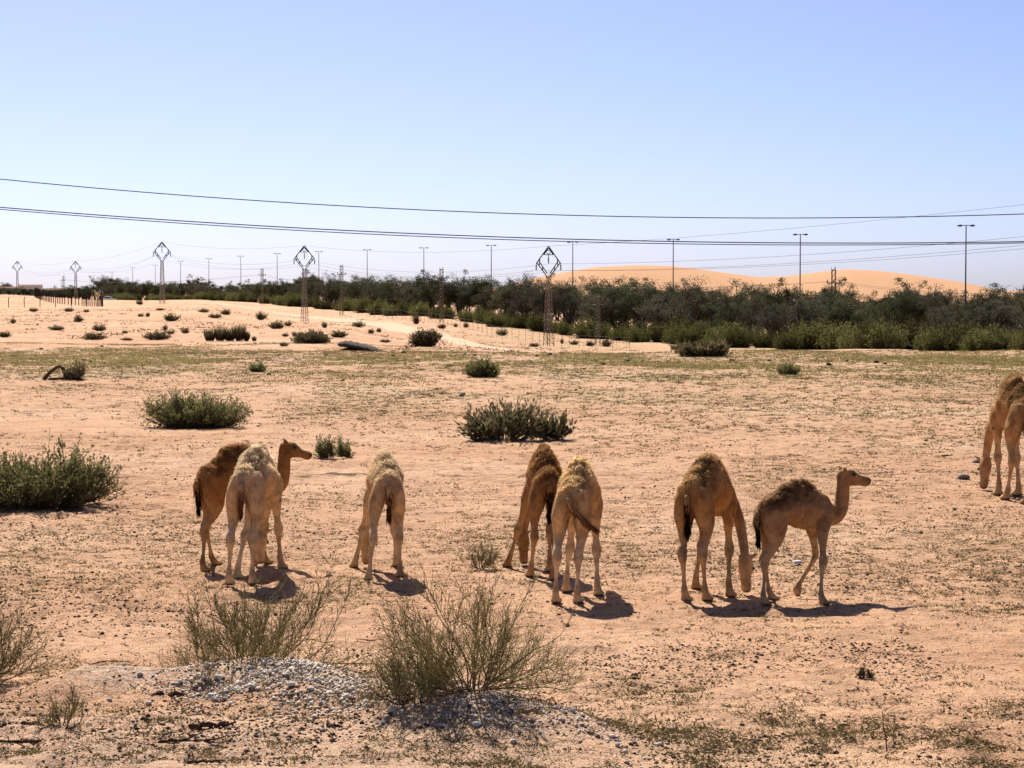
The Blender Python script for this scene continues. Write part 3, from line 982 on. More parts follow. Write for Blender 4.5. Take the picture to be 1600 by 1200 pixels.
def stick(px, py, lenpx, r, seed, label, ang=0.0, forks=2, arch=0.0, name='dead_stick', up=0.0):
    rg = np.random.default_rng(seed)
    x, y, z = ground_at(px, py)
    L = lenpx / F * y
    root = tag(empty(name, (x, y, z)), label, 'branch')
    P = []
    for t in np.linspace(-.5, .5, 9):
        a, b = t * L * math.cos(ang), t * L * math.sin(ang)
        zz = r * .6 + arch * (1 - (2 * t) ** 2) + up * (t + .5)
        P.append([a + rg.normal(0, .02 * L), b + rg.normal(0, .03 * L), zz + hz1(x + a, y + b) - z])
    P = catmull(np.array(P), 2)[::1]
    rad = r * np.linspace(1, .5, len(P)) * (1 + rg.normal(0, .16, len(P)))
    rad[0] *= .25; rad[1] *= .8; rad[-1] *= .15; rad[-2] *= .5
    P[1:-1] += rg.normal(0, r * .35, (len(P) - 2, 3))
    b = Bag(); loft(b, np.concatenate([P, rad[:, None], rad[:, None] * .8], 1), n=7, sub=2); b.obj('stem', M['wood'], root)
    P = P[::2][:9]
    for k in range(forks):
        f = Bag()
        i = rg.integers(3, 8)
        S = grow(rg, P[i], (P[8] - P[0]) * rg.uniform(.5, 1) + rg.normal(0, .35 * L, 3) * np.array([1, 1, .4]), L * rg.uniform(.2, .45), 4, .2, .0)
        S[:, 2] = np.maximum(S[:, 2], r * .4)
        poly_tube(f, S, r * .5, r * .2, 5)
        f.obj('side_branch', M['wood'], root)
    return root


def sticks():
    stick(262, 1088, 62, .028, 1, 'thick reddish broken stick lying on the gravel mound', .1, 1)
    stick(327, 1136, 66, .026, 2, 'split brown branch lying on sand below the gravel', .15, 1)
    stick(290, 1160, 92, .018, 3, 'long thin dead branch on sand below the split brown one', .05, 3)
    stick(22, 1162, 80, .02, 4, 'gnarled dead branch on the sand bank by the feathery bush', -.2, 4)
    stick(52, 1134, 48, .02, 5, 'short dark dead stick beside the small green sprig', -.35, 2)
    stick(104, 1156, 50, .013, 6, 'thin forked twig lying below the small green sprig', .2, 2)
    stick(172, 1034, 66, .007, 7, 'single thin twig lying alone on the bare sand', .12, 0)
    stick(318, 1192, 60, .014, 8, 'forked grey twig lying at the foot of the sand bank', -.1, 3)
    stick(522, 1136, 26, .022, 9, 'stubby dark stick end poking out of the gravel slope', -.5, 0)
    stick(1384, 858, 40, .009, 10, 'small forked twig on the weedy sand right of the walking calf', .0, 2)
    stick(606, 1000, 100, .005, 11, 'hair-thin dry stalk lying between the two broom bushes', .04, 0)
    stick(1480, 713, 20, .02, 12, 'short dark log lying left of the large grazing camel', .1, 0)
    x, y, z = ground_at(1386, 1170)
    b = Bag(); poly_tube(b, [[0, 0, -.02], [-.01, 0, .09], [-.03, .0, .18], [-.035, .01, .29]], .006, .003, 5)
    o = b.obj('dry_stalk', M['wood']); o.location = (x, y, z); tag(o, 'single dry stalk standing upright in the weeds', 'stalk')
    # fallen arched branch with a dry crown
    rg_ = np.random.default_rng(4)
    x, y, z = ground_at(105, 594)
    root = tag(empty('fallen_branch', (x, y, z)), 'fallen dead branch arching over the sand with a brushy crown', 'branch')
    s = y / F
    b = Bag()
    poly_tube(b, catmull(np.array([[-36, 0, 0], [-31, 0, 8], [-22, 0, 17], [-12, 0, 20], [-3, 0, 16], [6, 0, 9], [18, 0, 3]]) * s + rg_.normal(0, .02, (7, 3)), 3), .085, .04, 6)
    poly_tube(b, np.array([[-28, -4, 1], [-10, -6, 3], [8, -4, 2], [26, 0, 1]]) * s, .06, .03, 5)
    b.obj('limb', M['wood'], root)
    st, lf = leaf_shrub(38 * s, 24 * s, 60, 88, .14, 'scrub', 12, 1.2, .7)
    for nm, me in (('side_branch', st), ('foliage', lf)):
        o = mobj(nm, me, root); o.location = (12 * s, 0, 0)
        if nm == 'foliage': o['kind'] = 'stuff'


sticks()

# ------------------------------------------------------------------ camels
HIND = [(-.45, .085, 1.28, .15, .085), (-.475, .108, 1.14, .190, .106), (-.465, .122, 1.00, .178, .108), (-.445, .130, .88, .136, .092), (-.465, .130, .76, .086, .066),
        (-.515, .128, .66, .058, .050), (-.560, .122, .585, .064, .056), (-.562, .12, .52, .064, .057), (-.545, .12, .44, .039, .037), (-.535, .12, .36, .028, .028), (-.525, .12, .24, .0255, .026),
        (-.52, .12, .15, .041, .040), (-.505, .12, .105, .043, .042), (-.478, .12, .055, .054, .054), (-.45, .12, .03, .05, .05)]
FORE = [(.36, .10, 1.22, .14, .085), (.365, .125, 1.08, .142, .086), (.335, .13, .95, .112, .076), (.345, .125, .83, .077, .060), (.36, .12, .70, .050, .042), (.37, .12, .62, .050, .045),
        (.380, .12, .555, .066, .060), (.377, .12, .495, .058, .055), (.365, .12, .43, .035, .036), (.36, .12, .30, .026, .027), (.355, .12, .17, .040, .040),
        (.37, .12, .11, .043, .042), (.40, .12, .055, .054, .054), (.425, .12, .03, .05, .05)]
# station x, top, bottom, half width, narrowing of the back
TORSO = [(-.665, 1.24, 1.14, .03, .1), (-.64, 1.31, 1.07, .085, .1), (-.58, 1.37, 1.02, .140, .12), (-.47, 1.415, .99, .180, .18), (-.32, 1.47, 1.015, .208, .30),
         (-.18, 1.60, 1.00, .228, .50), (-.05, 1.685, .975, .240, .58), (.07, 1.655, .945, .240, .56), (.20, 1.53, .915, .228, .45), (.34, 1.43, .885, .196, .32),
         (.46, 1.36, .90, .155, .20), (.55, 1.28, .955, .115, .10), (.62, 1.19, 1.02, .05, 0)]
HEAD = [(-.05, .040, .036, -.005), (-.01, .080, .060, -.012), (.05, .096, .073, -.014), (.10, .094, .073, -.018), (.15, .080, .064, -.026), (.195, .066, .055, -.034), (.24, .060, .052, -.040),
        (.285, .061, .054, -.043), (.318, .054, .048, -.047), (.338, .034, .036, -.052), (.346, .012, .015, -.055)]


def make_camel(name, label, spec):
    s = spec['s']; h = R(spec['heading'])
    ca, sa = math.cos(h), math.sin(h)
    feet = spec.get('feet', {})
    hind = [ground_at(*feet[k]) for k in ('LH', 'RH')]
    hx = (hind[0][0] + hind[1][0]) / 2; hy = (hind[0][1] + hind[1][1]) / 2
    ox, oy = hx + .47 * s * ca + spec.get('dx', 0.0), hy + .47 * s * sa
    oz = hz1(ox, oy)
    root = empty(name, (ox, oy, oz), h, s)
    tag(root, label, 'camel', 'camels grazing on the flat')

    def loc(p):           # world -> local
        dx, dy = p[0] - ox, p[1] - oy
        return np.array([(dx * ca + dy * sa) / s, (-dx * sa + dy * ca) / s, (p[2] - oz) / s])

    def ldir(d):
        return np.array([d[0] * ca + d[1] * sa, -d[0] * sa + d[1] * ca, d[2]])

    body = Bag()
    wob = spec.get('belly', 1.0)
    hump = spec.get('hump', 1.0)
    T_ = []
    for x, t, b, w, k in TORSO:
        hh = t - (1.415 if x < .2 else 1.40)
        if hh > 0: t = (1.415 if x < .2 else 1.40) + hh * hump
        T_.append((x, 0, (t + b) / 2, (t - b) / 2, w * wob, k))
    loft(body, T_, n=22)
    spots = []
    hooves = []
    for key, tpl, sg in (('LH', HIND, 1), ('RH', HIND, -1), ('LF', FORE, 1), ('RF', FORE, -1)):
        A = np.array(tpl, float); A[:, 1] *= sg
        if key in spec.get('legs', {}):
            A = np.array(spec['legs'][key], float)
            spots.append((A[2, 0], A[2, 1] * 1.3, A[2, 2]))
            hooves.append(A[-1, :3])
            loft(body, A, n=12, sub=3)
            continue
        foot = A[-1, :2].copy(); foot[0] -= .0
        off = np.zeros(2); gz = 0.0
        if key in feet:
            g = ground_at(*feet[key]); lp = loc(g)
            off = lp[:2] - foot; gz = lp[2]
        else:
            wx, wy = ox + (foot[0] * ca - foot[1] * sa) * s, oy + (foot[0] * sa + foot[1] * ca) * s
            gz = (hz1(wx, wy) - oz) / s
        f = np.clip((1.15 - A[:, 2]) / 1.12, 0, 1)
        A[:, 0] += off[0] * f; A[:, 1] += off[1] * f; A[:, 2] += gz * np.clip((1.0 - A[:, 2]), 0, 1)
        loft(body, A, n=12, sub=3)
        fx, fy = A[-1, 0], A[-1, 1]
        for t in (-1, 1):      # two-toed pad
            ellipsoid(body, (fx + .012, fy + .027 * t, gz + .030), (.084, .043, .036))
        if tpl is FORE: spots.append((A[2, 0] - .03, A[2, 1] + .055 * sg, A[2, 2] - .02))
        hooves.append(np.array([fx, fy, gz]))
    # neck and head
    hl = spec.get('head', 1.14)
    if 'nose' in spec:
        nl = loc(ground_at(*spec['nose'])); nl[2] += .035
        hd = norm(ldir(np.array(spec.get('hdir', (0, 0, -1)), float)))
        poll = nl - hd * .34 * hl
        base = np.array([.50, 0, 1.16])
        p1 = base + np.array([.17, .02 * np.sign(poll[1]), -.09])
        p2 = p1 * .55 + poll * .45 + np.array([.09, 0, .05])
        p3 = p1 * .18 + poll * .82 + np.array([.045, 0, .03])
        N = [(.36, 0, 1.20, .16, .10), (*base, .150, .098), (*p1, .118, .080), (*p2, .090, .067), (*p3, .068, .055), (*(poll + hd * .03), .060, .050)]
        up = np.array([1.0, 0, .25])
    else:
        poll = np.array(spec['poll'], float)
        hd = norm(ldir(np.array(spec['hdir'], float)))
        b0 = np.array([.50, 0, 1.15])
        c1 = np.array(spec.get('neck', [(.66, 0, 1.09), (.78, 0, 1.18), (.83, 0, 1.36)]), float)
        N = [(.36, 0, 1.20, .16, .10), (*b0, .145, .098)] + [(*c, r, r2) for c, r, r2 in zip(c1, (.145, .124, .106), (.100, .084, .074))] + [(*poll, .092, .066), (*(poll + np.array([0, 0, .02]) + hd * .03), .06, .05)]
        up = np.array([0, 0, 1.0])
    loft(body, N, n=16)
    side = norm(np.cross(up, hd)); hu = np.cross(hd, side)
    if np.dot(hu, up) < 0: hu = -hu
    Hs = [(*(poll + hd * t * hl + hu * o * hl), a * hl, b * hl) for t, a, b, o in HEAD]
    loft(body, Hs, side=tuple(side), n=14, sub=3)
    ellipsoid(body, poll + hd * .085 * hl + hu * .058 * hl, np.array([.05, .058, .034]) * hl)     # brow
    for t in (-1, 1):
        e0 = poll + hd * .005 * hl + hu * .055 * hl + side * .05 * t * hl
        e1 = e0 + (-hd * .5 + hu * .75 + side * .8 * t) * .075 * hl
        loft(body, [(*e0, .024, .024), (*((e0 + e1) / 2), .026, .020), (*e1, .010, .010), (*(e1 + (e1 - e0) * .15), .004, .004)], side=tuple(side), n=8, sub=2)
    # one continuous skin
    tmp = bpy.data.objects.new('tmp', body.mesh('tmp', M['fur']))
    COL.objects.link(tmp)
    md = tmp.modifiers.new('r', 'REMESH'); md.mode = 'VOXEL'; md.voxel_size = .0135; md.use_smooth_shade = True
    sm = tmp.modifiers.new('s', 'SMOOTH'); sm.factor = .5; sm.iterations = 5
    dg = bpy.context.evaluated_depsgraph_get()
    me = bpy.data.meshes.new_from_object(tmp.evaluated_get(dg))
    om = tmp.data
    bpy.data.objects.remove(tmp); bpy.data.meshes.remove(om)
    me.name = 'body'
    nv = len(me.vertices)
    V = np.empty(nv * 3, np.float32); me.vertices.foreach_get('co', V); V = V.reshape(-1, 3).astype(float)
    Nn = np.empty(nv * 3, np.float32); me.vertices.foreach_get('normal', Nn); Nn = Nn.reshape(-1, 3).astype(float)
    # soft uneven relief of flank and wool
    seed = spec['seed']
    wn_ = fbm(V[:, 0] * 7 + seed, V[:, 2] * 7 + V[:, 1] * 6, seed + 5, 3) - .5
    woolz = sstep(1.22, 1.60, V[:, 2] + wn_ * .35) * sstep(.55, .25, V[:, 0]) + .45 * sstep(1.18, 1.38, V[:, 2] + wn_ * .2) * sstep(0.0, -.4, V[:, 0])
    woolz = np.clip(woolz, 0, 1)
    lump = fbm(V[:, 0] * 16 + seed, V[:, 2] * 16 + V[:, 1] * 11, seed, 2) - .5
    V += Nn * (lump * .06 * woolz + (fbm(V[:, 0] * 6 + seed, V[:, 2] * 6 + V[:, 1] * 5, seed + 3, 2) - .5) * .034 * sstep(.75, 1.0, V[:, 2]) + .0035 * np.sin(V[:, 0] * 95) * sstep(-.3, -.15, V[:, 0]) * sstep(.3, .15, V[:, 0]) * sstep(1.0, 1.1, V[:, 2]) * sstep(1.4, 1.25, V[:, 2]))[:, None]
    me.vertices.foreach_set('co', V.astype(np.float32).ravel())
    # coat colour, with shade painted in around the hind legs
    cb, cl, cw = (np.array(spec[k], float) for k in ('coat', 'pale', 'wool'))
    nz = fbm(V[:, 0] * 5 + seed, V[:, 2] * 5 + V[:, 1] * 4, seed + 9, 3)
    f = np.clip(sstep(1.02, .58, V[:, 2] + (nz - .5) * .3), 0, 1)
    dist_axis = np.hypot(V[:, 0] - .2, V[:, 2])
    neckm = sstep(.58, .72, V[:, 0])
    f = f * (1 - neckm * .75)
    bel = sstep(.06, -.1, Nn[:, 2] * .3) * sstep(1.15, 1.0, V[:, 2]) * .4
    C = cb[None] * (1 - f[:, None]) + cl[None] * f[:, None]
    C = C * (1 - bel[:, None]) + cl[None] * bel[:, None]
    C = C * (1 - woolz[:, None]) + cw[None] * woolz[:, None]
    C *= (.60 + .64 * nz)[:, None]
    cleft_shade = np.exp(-(V[:, 1] / .05) ** 2) * sstep(-.52, -.6, V[:, 0]) * sstep(1.3, 1.15, V[:, 2]) * sstep(.8, .95, V[:, 2])  # painted shade in the cleft below the tail
    C = C * (1 - .6 * cleft_shade[:, None])
    thigh_shade = sstep(.10, .04, np.abs(V[:, 1])) * sstep(1.05, .9, V[:, 2]) * sstep(.3, .5, V[:, 2]) * (V[:, 0] < -.2)  # painted shade on the facing sides of the hind legs
    C = C * (1 - .35 * thigh_shade[:, None])
    dark = np.array([.055, .03, .02])
    joint = np.exp(-((V[:, 2] - .54) / .05) ** 2) * (nz > .42) * .35 + np.exp(-((V[:, 2] - .14) / .04) ** 2) * .25
    C = C * (1 - joint[:, None] * (1 - neckm[:, None]))
    for t in (-1, 1):
        ep = poll + hd * .115 * hl + hu * .034 * hl + side * .066 * t * hl
        k = np.exp(-(np.linalg.norm(V - ep[None], axis=1) / (.034 * hl)) ** 4)[:, None] * .7
        C = C * (1 - k) + dark * k
    for sp in spots:
        k = np.exp(-(np.linalg.norm(V - np.array(sp)[None], axis=1) / .032) ** 4)[:, None]
        C = C * (1 - k * .85) + dark * k * .85
    tip = poll + hd * .335 * hl - hu * .04 * hl
    k = np.exp(-(np.linalg.norm(V - tip[None], axis=1) / (.058 * hl)) ** 4)[:, None] * .8
    C = C * (1 - k) + dark * 1.3 * k
    for hv in hooves:
        dd = np.linalg.norm((V - hv[None])[:, :2], axis=1)
        k = (np.exp(-(dd / .10) ** 4) * sstep(.035, .015, V[:, 2] - hv[2]))[:, None] * .85
        C = C * (1 - k) + dark * k
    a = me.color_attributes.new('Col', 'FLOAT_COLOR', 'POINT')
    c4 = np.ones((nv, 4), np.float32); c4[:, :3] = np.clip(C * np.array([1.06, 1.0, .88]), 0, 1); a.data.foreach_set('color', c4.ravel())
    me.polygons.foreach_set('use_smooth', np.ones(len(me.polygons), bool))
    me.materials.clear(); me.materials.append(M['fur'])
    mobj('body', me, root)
    # eyes
    for t in (-1, 1):
        b = Bag(); ellipsoid(b, poll + hd * .115 * hl + hu * .034 * hl + side * .066 * t * hl, np.array([.021, .017, .017]) * hl, 10, 6)
        b.obj('eye', M['eye'], root, True)
    # wool on hump and rump, short coat on the rest
    rg = np.random.default_rng(seed)
    pw = woolz * .7 + .34 * sstep(.7, 1.0, V[:, 2]) + .08 * neckm * sstep(.9, 1.1, V[:, 2])
    pw /= pw.sum()
    idx = rg.choice(nv, 22000, p=pw)
    hv = woolz[idx]
    Dn = Nn[idx] * (.55 + .5 * hv[:, None]) + rg.normal(0, .45, (len(idx), 3)) + np.array([-.35, 0, -.35])
    Ln = rg.uniform(.5, 1.2, len(idx)) * (.015 + .026 * hv); Wd = .004 + .004 * hv
    BV, BT = blades(V[idx] - Nn[idx] * .004, Dn, Ln, Wd, rg)
    bc = np.repeat(C[idx] * rg.uniform(.7, 1.3, (len(idx), 1)), 4, 0)
    o = mobj('woolly_coat', mesh_np('woolly_coat', BV, BT, M['wool'], False, np.clip(bc, 0, 1)), root)
    o['kind'] = 'stuff'
    # tail
    tl = np.array(spec.get('tail', [(-.62, 0, 1.27), (-.69, 0, 1.19), (-.695, 0, 1.05), (-.68, 0, .90), (-.675, 0, .80)]), float)
    b = Bag(); rr = np.array([.036, .034, .027, .020, .010])[:, None]
    loft(b, np.concatenate([tl, rr * .8, rr], 1), n=10, sub=4)
    tmesh = b.mesh('tail', M['fur'], True)
    n_ = len(tmesh.vertices); tv = np.empty(n_ * 3, np.float32); tmesh.vertices.foreach_get('co', tv); tv = tv.reshape(-1, 3)
    dn = np.linalg.norm(tv - tl[-1][None], axis=1) / np.linalg.norm(tl[0] - tl[-1])
    k = sstep(.6, .2, dn)[:, None]
    tc_ = cb * .95 * (1 - k) + np.array(spec.get('tuft', (.03, .018, .012))) * k
    ta = tmesh.color_attributes.new('Col', 'FLOAT_COLOR', 'POINT'); c4 = np.ones((n_, 4), np.float32); c4[:, :3] = tc_; ta.data.foreach_set('color', c4.ravel())
    t_o = mobj('tail', tmesh, root)
    q = catmull(tl, 6); m = len(q)
    ii = rg.integers(int(m * .35), m - 1, 420); tg = norm(np.gradient(q, axis=0))[ii]
    BV, BT = blades(q[ii] + rg.normal(0, .014, (420, 3)), tg + rg.normal(0, .13, (420, 3)), rg.uniform(.05, .13, 420), .012, rg)
    bc = np.repeat(np.array(spec.get('tuft', (.03, .018, .012)))[None] * rg.uniform(.7, 1.5, (420, 1)), 4, 0)
    to = mobj('tail_tuft', mesh_np('tail_tuft', BV, BT, M['wool'], False, bc), t_o); to['kind'] = 'stuff'
    return root


CREAM = dict(coat=(.66, .46, .255), pale=(.74, .57, .37), wool=(.86, .70, .47))  # cream wool, lightened further to paint in the sunlit hump
TAN = dict(coat=(.43, .235, .088), pale=(.60, .42, .24), wool=(.45, .26, .115))
BROWN = dict(coat=(.38, .195, .075), pale=(.52, .34, .18), wool=(.42, .225, .09))
make_camel('camel_calf', 'brown camel calf with raised head looking sideways, half hidden behind a cream calf',
           dict(BROWN, s=.92, heading=46, seed=1, feet=dict(LH=(338, 884), RH=(321, 894)), head=1.1, poll=(.84, -.02, 1.58), hdir=(1, .12, -.16), neck=[(.66, 0, 1.07), (.79, 0, 1.16), (.83, 0, 1.36)]))
make_camel('camel_calf', 'cream camel calf from behind, grazing in front of the brown calf with raised head',
           dict(CREAM, s=1.0, heading=81, dx=.06, seed=2, hump=.84, feet=dict(LH=(359, 914), RH=(396, 913), LF=(371, 905), RF=(441, 889)), nose=(408, 883), hdir=(-.02, .12, -1), tuft=(.26, .15, .075),
                tail=[(-.62, 0, 1.27), (-.70, 0, 1.20), (-.705, 0, 1.08), (-.69, .01, .95), (-.68, .01, .86)]))
make_camel('camel_calf', 'cream camel calf grazing alone, seen from behind with forelegs spread',
           dict(CREAM, s=.945, heading=98, dx=.045, seed=3, hump=.8, feet=dict(LH=(575, 907), RH=(625, 902), LF=(553, 887), RF=(619, 886)), nose=(572, 884), hdir=(.05, .1, -1), wool=(.76, .59, .38), tuft=(.16, .07, .035)))
make_camel('camel_calf', 'brown camel calf from behind with black tail, grazing beside a cream calf',
           dict(BROWN, coat=(.37, .19, .075), s=.955, heading=95, dx=.08, seed=4, hump=.95, belly=.95, feet=dict(LH=(828, 901), RH=(863, 907), LF=(792, 886), RF=(858, 894)), nose=(818, 883), hdir=(.02, .1, -1)))
make_camel('camel_calf', 'cream camel calf swishing its tail aside, standing close to a brown grazing calf',
           dict(CREAM, coat=(.58, .375, .18), wool=(.80, .58, .31), s=.985, heading=78, dx=.055, seed=5, hump=.85, feet=dict(LH=(869, 942), RH=(903, 942), LF=(885, 925), RF=(935, 931)), poll=(1.02, .10, 1.12), hdir=(.1, 1, -.45),
                neck=[(.68, .02, 1.07), (.82, .05, 1.05), (.94, .08, 1.08)], tuft=(.26, .13, .06),
                tail=[(-.62, 0, 1.27), (-.70, -.01, 1.20), (-.72, -.07, 1.08), (-.70, -.18, .97), (-.66, -.30, .86)]))
make_camel('camel_calf', 'tan camel calf with dark woolly hump, grazing beside the walking calf',
           dict(TAN, s=1.0, heading=65, dx=-.04, seed=6, hump=.88, feet=dict(LH=(1073, 940), RH=(1105, 939), LF=(1088, 921), RF=(1142, 933)), nose=(1169, 928), hdir=(.10, .05, -1), wool=(.56, .35, .165)))
make_camel('camel_calf', 'small tan camel calf walking with head up and one foreleg lifted',
           dict(TAN, coat=(.38, .235, .12), s=.85, heading=33, seed=7, hump=.72, feet=dict(LH=(1209, 938), RH=(1197, 945), RF=(1288, 945)), poll=(.80, 0, 1.62), hdir=(1, .16, -.10),
                neck=[(.63, 0, 1.10), (.755, 0, 1.20), (.79, 0, 1.42)], wool=(.36, .215, .11), head=1.1,
                legs=dict(LF=[(.36, .10, 1.22, .13, .085), (.36, .125, 1.08, .125, .080), (.345, .13, .95, .095, .066), (.37, .125, .83, .068, .052), (.40, .12, .70, .052, .043), (.42, .12, .585, .050, .045),
                              (.405, .12, .53, .050, .046), (.35, .12, .45, .038, .037), (.25, .12, .33, .032, .031), (.165, .12, .23, .037, .036), (.13, .12, .19, .042, .04), (.105, .12, .12, .062, .058), (.11, .12, .06, .05, .052), (.125, .12, .02, .02, .03)])))
make_camel('camel', 'large rough-coated tan camel grazing far right of the calves, beside grey stones',
           dict(TAN, coat=(.42, .24, .105), s=1.24, dx=.13, heading=94, seed=8, hump=.95, belly=.85, feet=dict(LH=(1571, 781), RH=(1602, 788), LF=(1559, 774), RF=(1590, 775)), nose=(1535, 766), hdir=(-.10, .05, -1), wool=(.42, .25, .11)))


# ------------------------------------------------------------------ trees and bushes of the belt
def tree_meshes(seed, Hh, Wd, leafmat, n_clump, per, leaf, bare=0.0):
    rg = np.random.default_rng(seed)
    tr, lf = Bag(), Bag()
    tips = []
    nt_ = rg.integers(2, 5)
    for k in range(nt_):
        a = rg.uniform(0, 6.28)
        P = grow(rg, (rg.normal(0, .15), rg.normal(0, .15), -.4), (math.cos(a) * .45, math.sin(a) * .45, 1), Hh * rg.uniform(.42, .6), 6, .14, .05)
        poly_tube(tr, P, .20 * Hh / 7, .09, 6)
        for q in range(6):
            i = rg.integers(2, 7)
            a2 = rg.uniform(0, 6.28)
            S = grow(rg, P[i], (math.cos(a2) * .9, math.sin(a2) * .9, rg.uniform(.35, 1.2)), rg.uniform(.25, .5) * Hh, 5, .2, .03)
            poly_tube(tr, S, .075, .02, 4)
            tips += [S[3], S[4], S[5]]
            for w in range(3):
                j = rg.integers(2, 6)
                U = grow(rg, S[j], rg.normal(0, 1, 3) + np.array([0, 0, .5]), rg.uniform(.1, .22) * Hh, 4, .25, .02)
                poly_tube(tr, U, .03, .008, 3); tips += [U[3], U[4]]
    tips = np.array(tips)
    k = Wd / max(1e-3, np.percentile(np.hypot(tips[:, 0], tips[:, 1]), 90) * 2)
    kz = Hh / np.max(tips[:, 2])
    for arr in tr.v:
        arr[:, 0] *= k; arr[:, 1] *= k; arr[:, 2] *= np.where(arr[:, 2] > 0, kz * .97, 1)
    tips = tips * np.array([k, k, kz * .97])
    c = tips[rg.choice(len(tips), n_clump)]
    # rounded lobes that carry most of the foliage, the rest at the shoot tips
    nl_ = max(7, n_clump // 6)
    a = rg.uniform(0, 6.28, nl_); q = np.sqrt(rg.uniform(0, 1, nl_)) * .36 * Wd
    lz = Hh * (.34 + .47 * rg.uniform(0, 1, nl_) ** .8) * (1 - .25 * (q / (.36 * Wd)) ** 2)
    lob = np.stack([np.cos(a) * q, np.sin(a) * q, lz], 1)
    k_ = rg.uniform(0, 1, n_clump) < .72
    c[k_] = lob[rg.integers(0, nl_, k_.sum())] + norm(rg.normal(size=(k_.sum(), 3))) * rg.uniform(.3, 1, (k_.sum(), 1)) ** .5 * np.array([.17, .17, .13]) * Wd
    c[:, 2] = np.minimum(c[:, 2], Hh * 1.0)
    r = rg.uniform(.28, .72, n_clump) * Wd / 6
    n = n_clump * per
    ci = np.repeat(np.arange(n_clump), per)
    d = norm(rg.normal(size=(n, 3))) * (rg.uniform(0, 1, n) ** .45)[:, None]
    C = c[ci] + d * r[ci][:, None] * np.array([1.15, 1.15, .8])
    C[:, 2] = np.maximum(C[:, 2], .15)
    D = d + rg.normal(0, .6, (n, 3)) + np.array([0, 0, -.3])
    lf.add(*blades(C, D, rg.uniform(.6, 1.5, n) * leaf, rg.uniform(.35, .7, n) * leaf, rg))
    return tr.mesh('trunk', M['bark']), lf.mesh('crown', M[leafmat])


def bush_meshes(seed, Hh, Wd, mat, n_sh, per, leaf):
    rg = np.random.default_rng(seed)
    tr, lf = Bag(), Bag()
    for k in range(n_sh):
        a = rg.uniform(0, 6.28); rr = math.sqrt(rg.uniform())
        x, y = math.cos(a) * rr * Wd * .45, math.sin(a) * rr * Wd * .45
        top = Hh * math.sqrt(1 - .75 * rr * rr) * rg.uniform(.55, 1.1)
        P = grow(rg, (x * .35, y * .35, -.2), (x * .8, y * .8, top), math.hypot(top, rr * Wd * .3), 5, .14, .05)
        poly_tube(tr, P, .05, .012, 3)
        t = rg.uniform(.15, 1, per); i = np.clip((t * 5).astype(int), 0, 4); f = (t * 5 - i)[:, None]
        C = P[i] * (1 - f) + P[i + 1] * f + rg.normal(0, .17, (per, 3)) * Hh / 3
        C[:, 2] = np.maximum(C[:, 2], .05)
        lf.add(*blades(C, rg.normal(0, .6, (per, 3)) + np.array([0, 0, .7]), rg.uniform(.6, 1.5, per) * leaf, rg.uniform(.35, .6, per) * leaf, rg))
    return tr.mesh('trunk', M['bark']), lf.mesh('crown', M[mat])


def whereabouts(px):
    for lim, txt in ((200, 'beyond the sand hill and mesh fence'), (320, 'around the tree-edge pylon'), (430, 'between the two pylons left of the track'), (540, 'behind the pylon beside the dirt track'),
                     (680, 'behind the bend of the dirt track'), (790, 'behind the grassy slope with the wire fence'), (920, 'behind the pylon at the wire fence'), (1050, 'below the higher dune crest'), (1180, 'below the falling flank of the higher dune'),
                     (1290, 'below the saddle between the dunes'), (1420, 'below the lower dune crest'), (3000, 'where the dunes run out')):
        if px < lim: return txt


